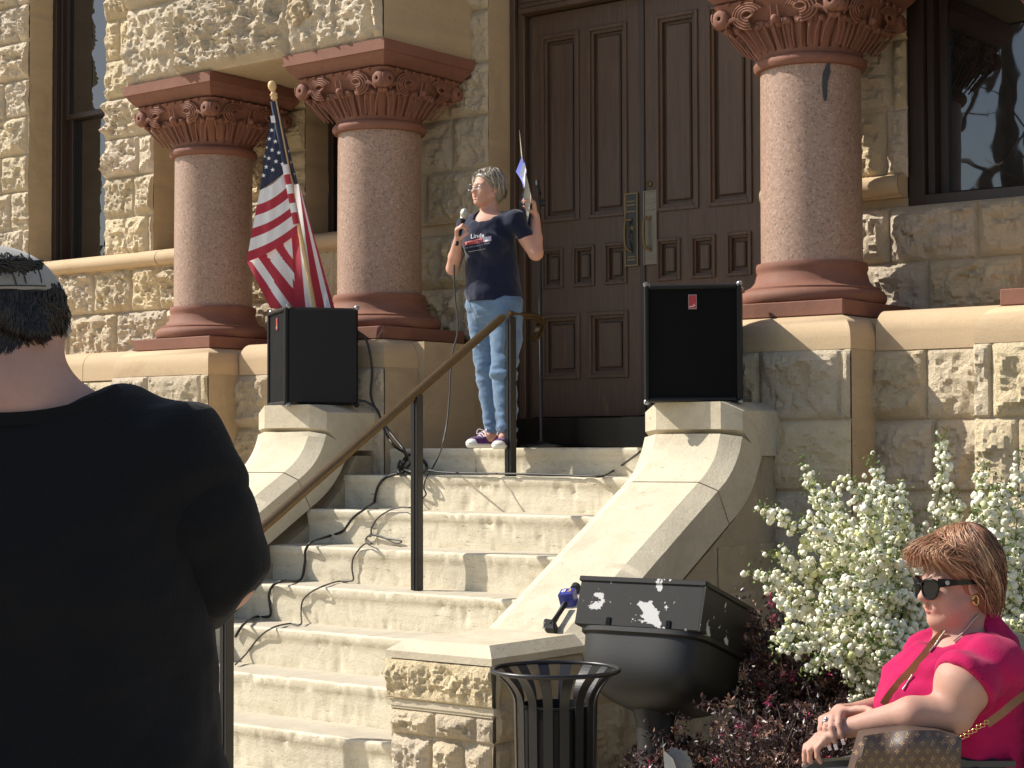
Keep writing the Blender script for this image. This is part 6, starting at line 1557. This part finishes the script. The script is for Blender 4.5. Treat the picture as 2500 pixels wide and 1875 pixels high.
# ======== the man in the black t-shirt with a cap
D3 = 2.2
def a3(x, y, dd=0.): return at(x, y, D3+dd)
gm_ = at(-20, 1500, D3+.02); P3 = thing('person', 'man seen from behind in black t-shirt with dark wavy hair', 'person', (gm_[0], gm_[1], .1))
RT3 = rotm(RH, -FH, UP)
px3 = D3/FL
fz = nrm(FH*.88-UP*.30); uz = nrm(UP*.95+FH*.30); hx = -RH*1.; 
HO3 = a3(-4, 780, .03)
bp = [El(HO3, (.079, .098, .079), rotm(RH, nrm(FH-UP*.25), nrm(UP+FH*.25))), El(a3(-4, 800, .08), (.06, .08, .09), RT3, k=.03), El(a3(-4, 850, .14), (.045, .04, .05), RT3, k=.03),
      C_(a3(-5, 820, .02), a3(-5, 960, .0), .073, .083, k=.02), C_(a3(20, 1035, .0), a3(390, 1135, .02), .068, .054, k=.05), C_(a3(-40, 1035, .0), a3(-460, 1135, .02), .068, .054, k=.05),
      El(a3(-20, 1330, .03), (.25, .13, .18), RT3, k=.05), El(a3(-20, 1650, .04), (.25, .15, .26), RT3, k=.05), El(a3(-20, 2100, .04), (.26, .17, .25), RT3, k=.05),
      C_(a3(438, 1130, .02), a3(525, 1385, .05), .062, .050, k=.03), C_(a3(525, 1400, .05), a3(380, 1500, .30), .050, .032, k=.02), C_(a3(-478, 1130, .02), a3(-560, 1385, .05), .062, .050, k=.03), C_(a3(-560, 1400, .05), a3(-400, 1500, .30), .050, .032, k=.02)]
hh, _t = hand(a3(372, 1505, .31), nrm(FH-RH*.5), nrm(-RH), nrm(UP), [(.5, .6, .4)]*4); bp += hh
hh, _t = hand(a3(-392, 1505, .31), nrm(FH+RH*.5), nrm(RH), nrm(UP), [(.5, .6, .4)]*4); bp += hh
lg = []
for s in (-1, 1):
    hp_ = zl(gm_+RH*s*.11, .98); k_ = zl(gm_+RH*s*.13, .55); f_ = zl(gm_+RH*s*.15, .17)
    bp += [C_(hp_, k_, .10, .065, k=.04), C_(k_, f_, .065, .045, k=.02)]; lg += [C_(hp_, k_, .13, .095, k=.04), C_(k_, f_-UP*.0, .095, .08, k=.02)]
    body('shoe', [C_(f_-UP*.02-FH*.03, f_-UP*.03+FH*.16, .05, .042)], .01, VINYL, P3, clip=[((0, 0, .102), -UP)])
body('body', bp, .0062, SK3, P3, k=.02)
body('trousers', lg+[El(zl(gm_, .98), (.25, .17, .13), RT3)], .014, DARKC, P3)
sp = [C_(a3(20, 1052, .0), a3(395, 1135, .02), .080, .068, k=.05), C_(a3(-40, 1052, .0), a3(-460, 1135, .02), .080, .068, k=.05),
      El(a3(-20, 1340, .03), (.262, .150, .19), RT3, k=.05), El(a3(-20, 1640, .04), (.276, .165, .30), RT3, k=.05), El(a3(-20, 2020, .04), (.296, .19, .28), RT3, k=.06), El(a3(-20, 2450, .04), (.300, .20, .25), RT3, k=.06),
      C_(a3(425, 1155, .02), a3(470, 1200, .03), .062, .060, k=.03), C_(a3(-475, 1125, .02), a3(-565, 1370, .05), .070, .060, k=.03),
      El(a3(-5, 866, -.01), (.168, .17, .070), RT3, k=.006, sub=True)]
def wr3(Q):
    a = Q@nrm(RH*.75-UP*.65); b = Q@nrm(RH*.9+UP*.4)
    return .0060*np.sin(a*38+5*vnoise(Q*5, 3))*np.clip(vnoise(Q*4, 6)+.35, 0, 1)+.009*vnoise(Q*6, 4)+.0022*vnoise(Q*22, 14)
cn = nrm(UP*.93+RH*.0-T_*.0-FH*.36)
ts3 = body('t_shirt', sp, .0075, BLKC, P3, k=.02, wrinkle=wr3, disp=folds(RH*.5-UP*.85, RH*.85+UP*.5, .0085, 8, 2.4, 15), clip=[(zl(gm_, .86), -UP)])
body('sleeve', [C_(a3(425, 1155, .02), a3(480, 1270, .03), .062, .066, k=.03), C_(a3(480, 1270, .03), a3(527, 1372, .05), .067, .059, k=.02), C_(a3(527, 1372, .05), a3(500, 1430, .12), .059, .055, k=.02)], .006, BLKC, ts3, wrinkle=wr3, disp=folds(RH*.5-UP*.85, RH*.85+UP*.5, .006, 9, 3, 16), clip=[(a3(597, 1447), nrm(RH*.72-UP*.70))])
# collar band
tr3 = bvh([c for c in P3.children if c.name.startswith('body')][0]); tsb = bvh(ts3)
cpts = []
for x in range(-210, 300, 14):
    y = 866+(.070/px3)*math.sqrt(max(0, 1-((x+5)*px3/.168)**2))
    h = hit(tsb, x, y+16, .003) 
    if h is not None: cpts.append(h)
if len(cpts) > 3: ribbon(cpts, .008, [BLKC], P3, 'collar', .0015)
# hair on the back of the head
m = MB(); rs = np.random.RandomState(5); cH = HO3
Rr = np.array([.084, .103, .084]); axs = rotm(RH, nrm(FH-UP*.25), nrm(UP+FH*.25))
hb = [El(HO3, (.0825, .1015, .0825), axs), El(a3(-4, 812, -.035), (.062, .03, .026), RT3, k=.02)]
hbo = body('hair_base', hb, .005, H3[0], P3, disp=lambda V, n: .0022*vnoise(V*120, 2)+.0025*vnoise(V*45, 6), clip=[(a3(60, 822, 0), nrm(-UP-RH*.25))])
thb = bvh(hbo)
def hairpt(px, py, lift):
    h = hit(thb, px, py, 0); h = hit(tr3, px, py, 0) if h is None else h; return None if h is None else h+nrm(h-cH-FH*.04)*lift
cnt = 0
while cnt < 3600:
    x = rs.uniform(-175, 172); y = rs.uniform(690, 838)
    lim = 842-max(0, (x-30)/130)*58 if x > 30 else 846
    if y > lim-rs.uniform(0, 18) or (abs(x) < 112 and y < 712): continue
    L = rs.uniform(24, 60)*(1 if y < 800 else .55); ang = rad(90+28*float(vnoise(np.array([[x*.03, y*.02, 1.]]), 4)[0])+rs.normal(0, 9)+(x/160)*-16); ph = 3*float(vnoise(np.array([[x*.02, y*.02, 5.]]), 6)[0]); lf = rs.uniform(.0004, .0028 if y < 800 else .0012); P = []
    for t in np.linspace(0, 1, 7):
        q = hairpt(x+L*t*math.cos(ang)+3.5*math.sin(ph+t*6), y+L*t*math.sin(ang), lf*(1+.6*math.sin(ph+t*4)))
        if q is None: break
        P.append(q)
    cnt += 1
    if len(P) < 4: continue
    m.tube(P, [.0010*(1-.6*u) for u in np.linspace(0, 1, len(P))], 4, int(rs.rand() < .3), caps=False)
m.build('hair', H3, P3, smooth=True)
# cap worn back to front
cap = thing('baseball_cap', 'pale grey baseball cap worn backwards by the man in black', 'cap', HO3+UP*.03)
CAPM = cloth('grey_cap_cloth', (.34, .32, .28), var=.1, bs=.3); CAPD = cloth('cap_stitch', (.06, .055, .05))
cp_n = nrm(-UP*.86-T_*.30*0+FH*.34*0)
bot = a3(0, 700, -.09); botr = a3(128, 712, .0); farp = a3(0, 740, .12)
nn = nrm(np.cross(botr-bot, farp-bot)); nn = nn if nn[2] < 0 else -nn
cs = [El(HO3+UP*.002, (.0855, .106, .0855), axs), El(a3(-2, 648, -.11), (.047, .06, .0155), RT3, k=.003, sub=True)]
body('cap_shell', cs, .0035, CAPM, cap, clip=[(bot, nn)], smooth_it=1, disp=lambda V, n: .0006*vnoise(V*60, 3))
m = MB()
tc = bvh([c for c in cap.children][0])
def oncap(x, y, o=.001): return hit(tc, x, y, o)
for L in ([(x_, y_) for x_, y_ in ((30, 664), (36, 680), (41, 697))], [(54, 658), (60, 674), (64, 691)], [(92, 655), (98, 670), (102, 690)]):
    P = [p for p in (oncap(*q) for q in L) if p is not None]
    if len(P) > 1: m.tube(P, .0009, 5)
P = [p for p in (oncap(x, 700+.0003*(x-40)**2-3) for x in range(-120, 118, 8)) if p is not None]
if len(P) > 3: m.tube(P, .0009, 5)
m.build('seam', [CAPD], cap)
body('peak', [El(HO3+FH*.14+UP*.0, (.055, .07, .012), rotm(RH, nrm(FH-UP*.2), nrm(UP+FH*.2)))], .006, CAPM, cap)
# hair showing through the strap opening
m = MB()
for i in range(420):
    x = rs.uniform(-90, 88); y = 644+rs.uniform(-14, 15)*(1-(x/95)**2)**.5 if abs(x) < 94 else 650
    c = a3(x, y, -.073+.028*(x/100)**2); d = nrm(RH*rs.normal(.9, .35)+UP*rs.normal(-.25, .25)); b = rs.uniform(.001, .006)
    m.tube(curve([c-d*.010, c-_f*b, c+d*.010-_f*.001], 4), [.0012]*9, 4, int(rs.rand() < .35), caps=False)
m.build('hair_tuft', H3, P3, smooth=True)
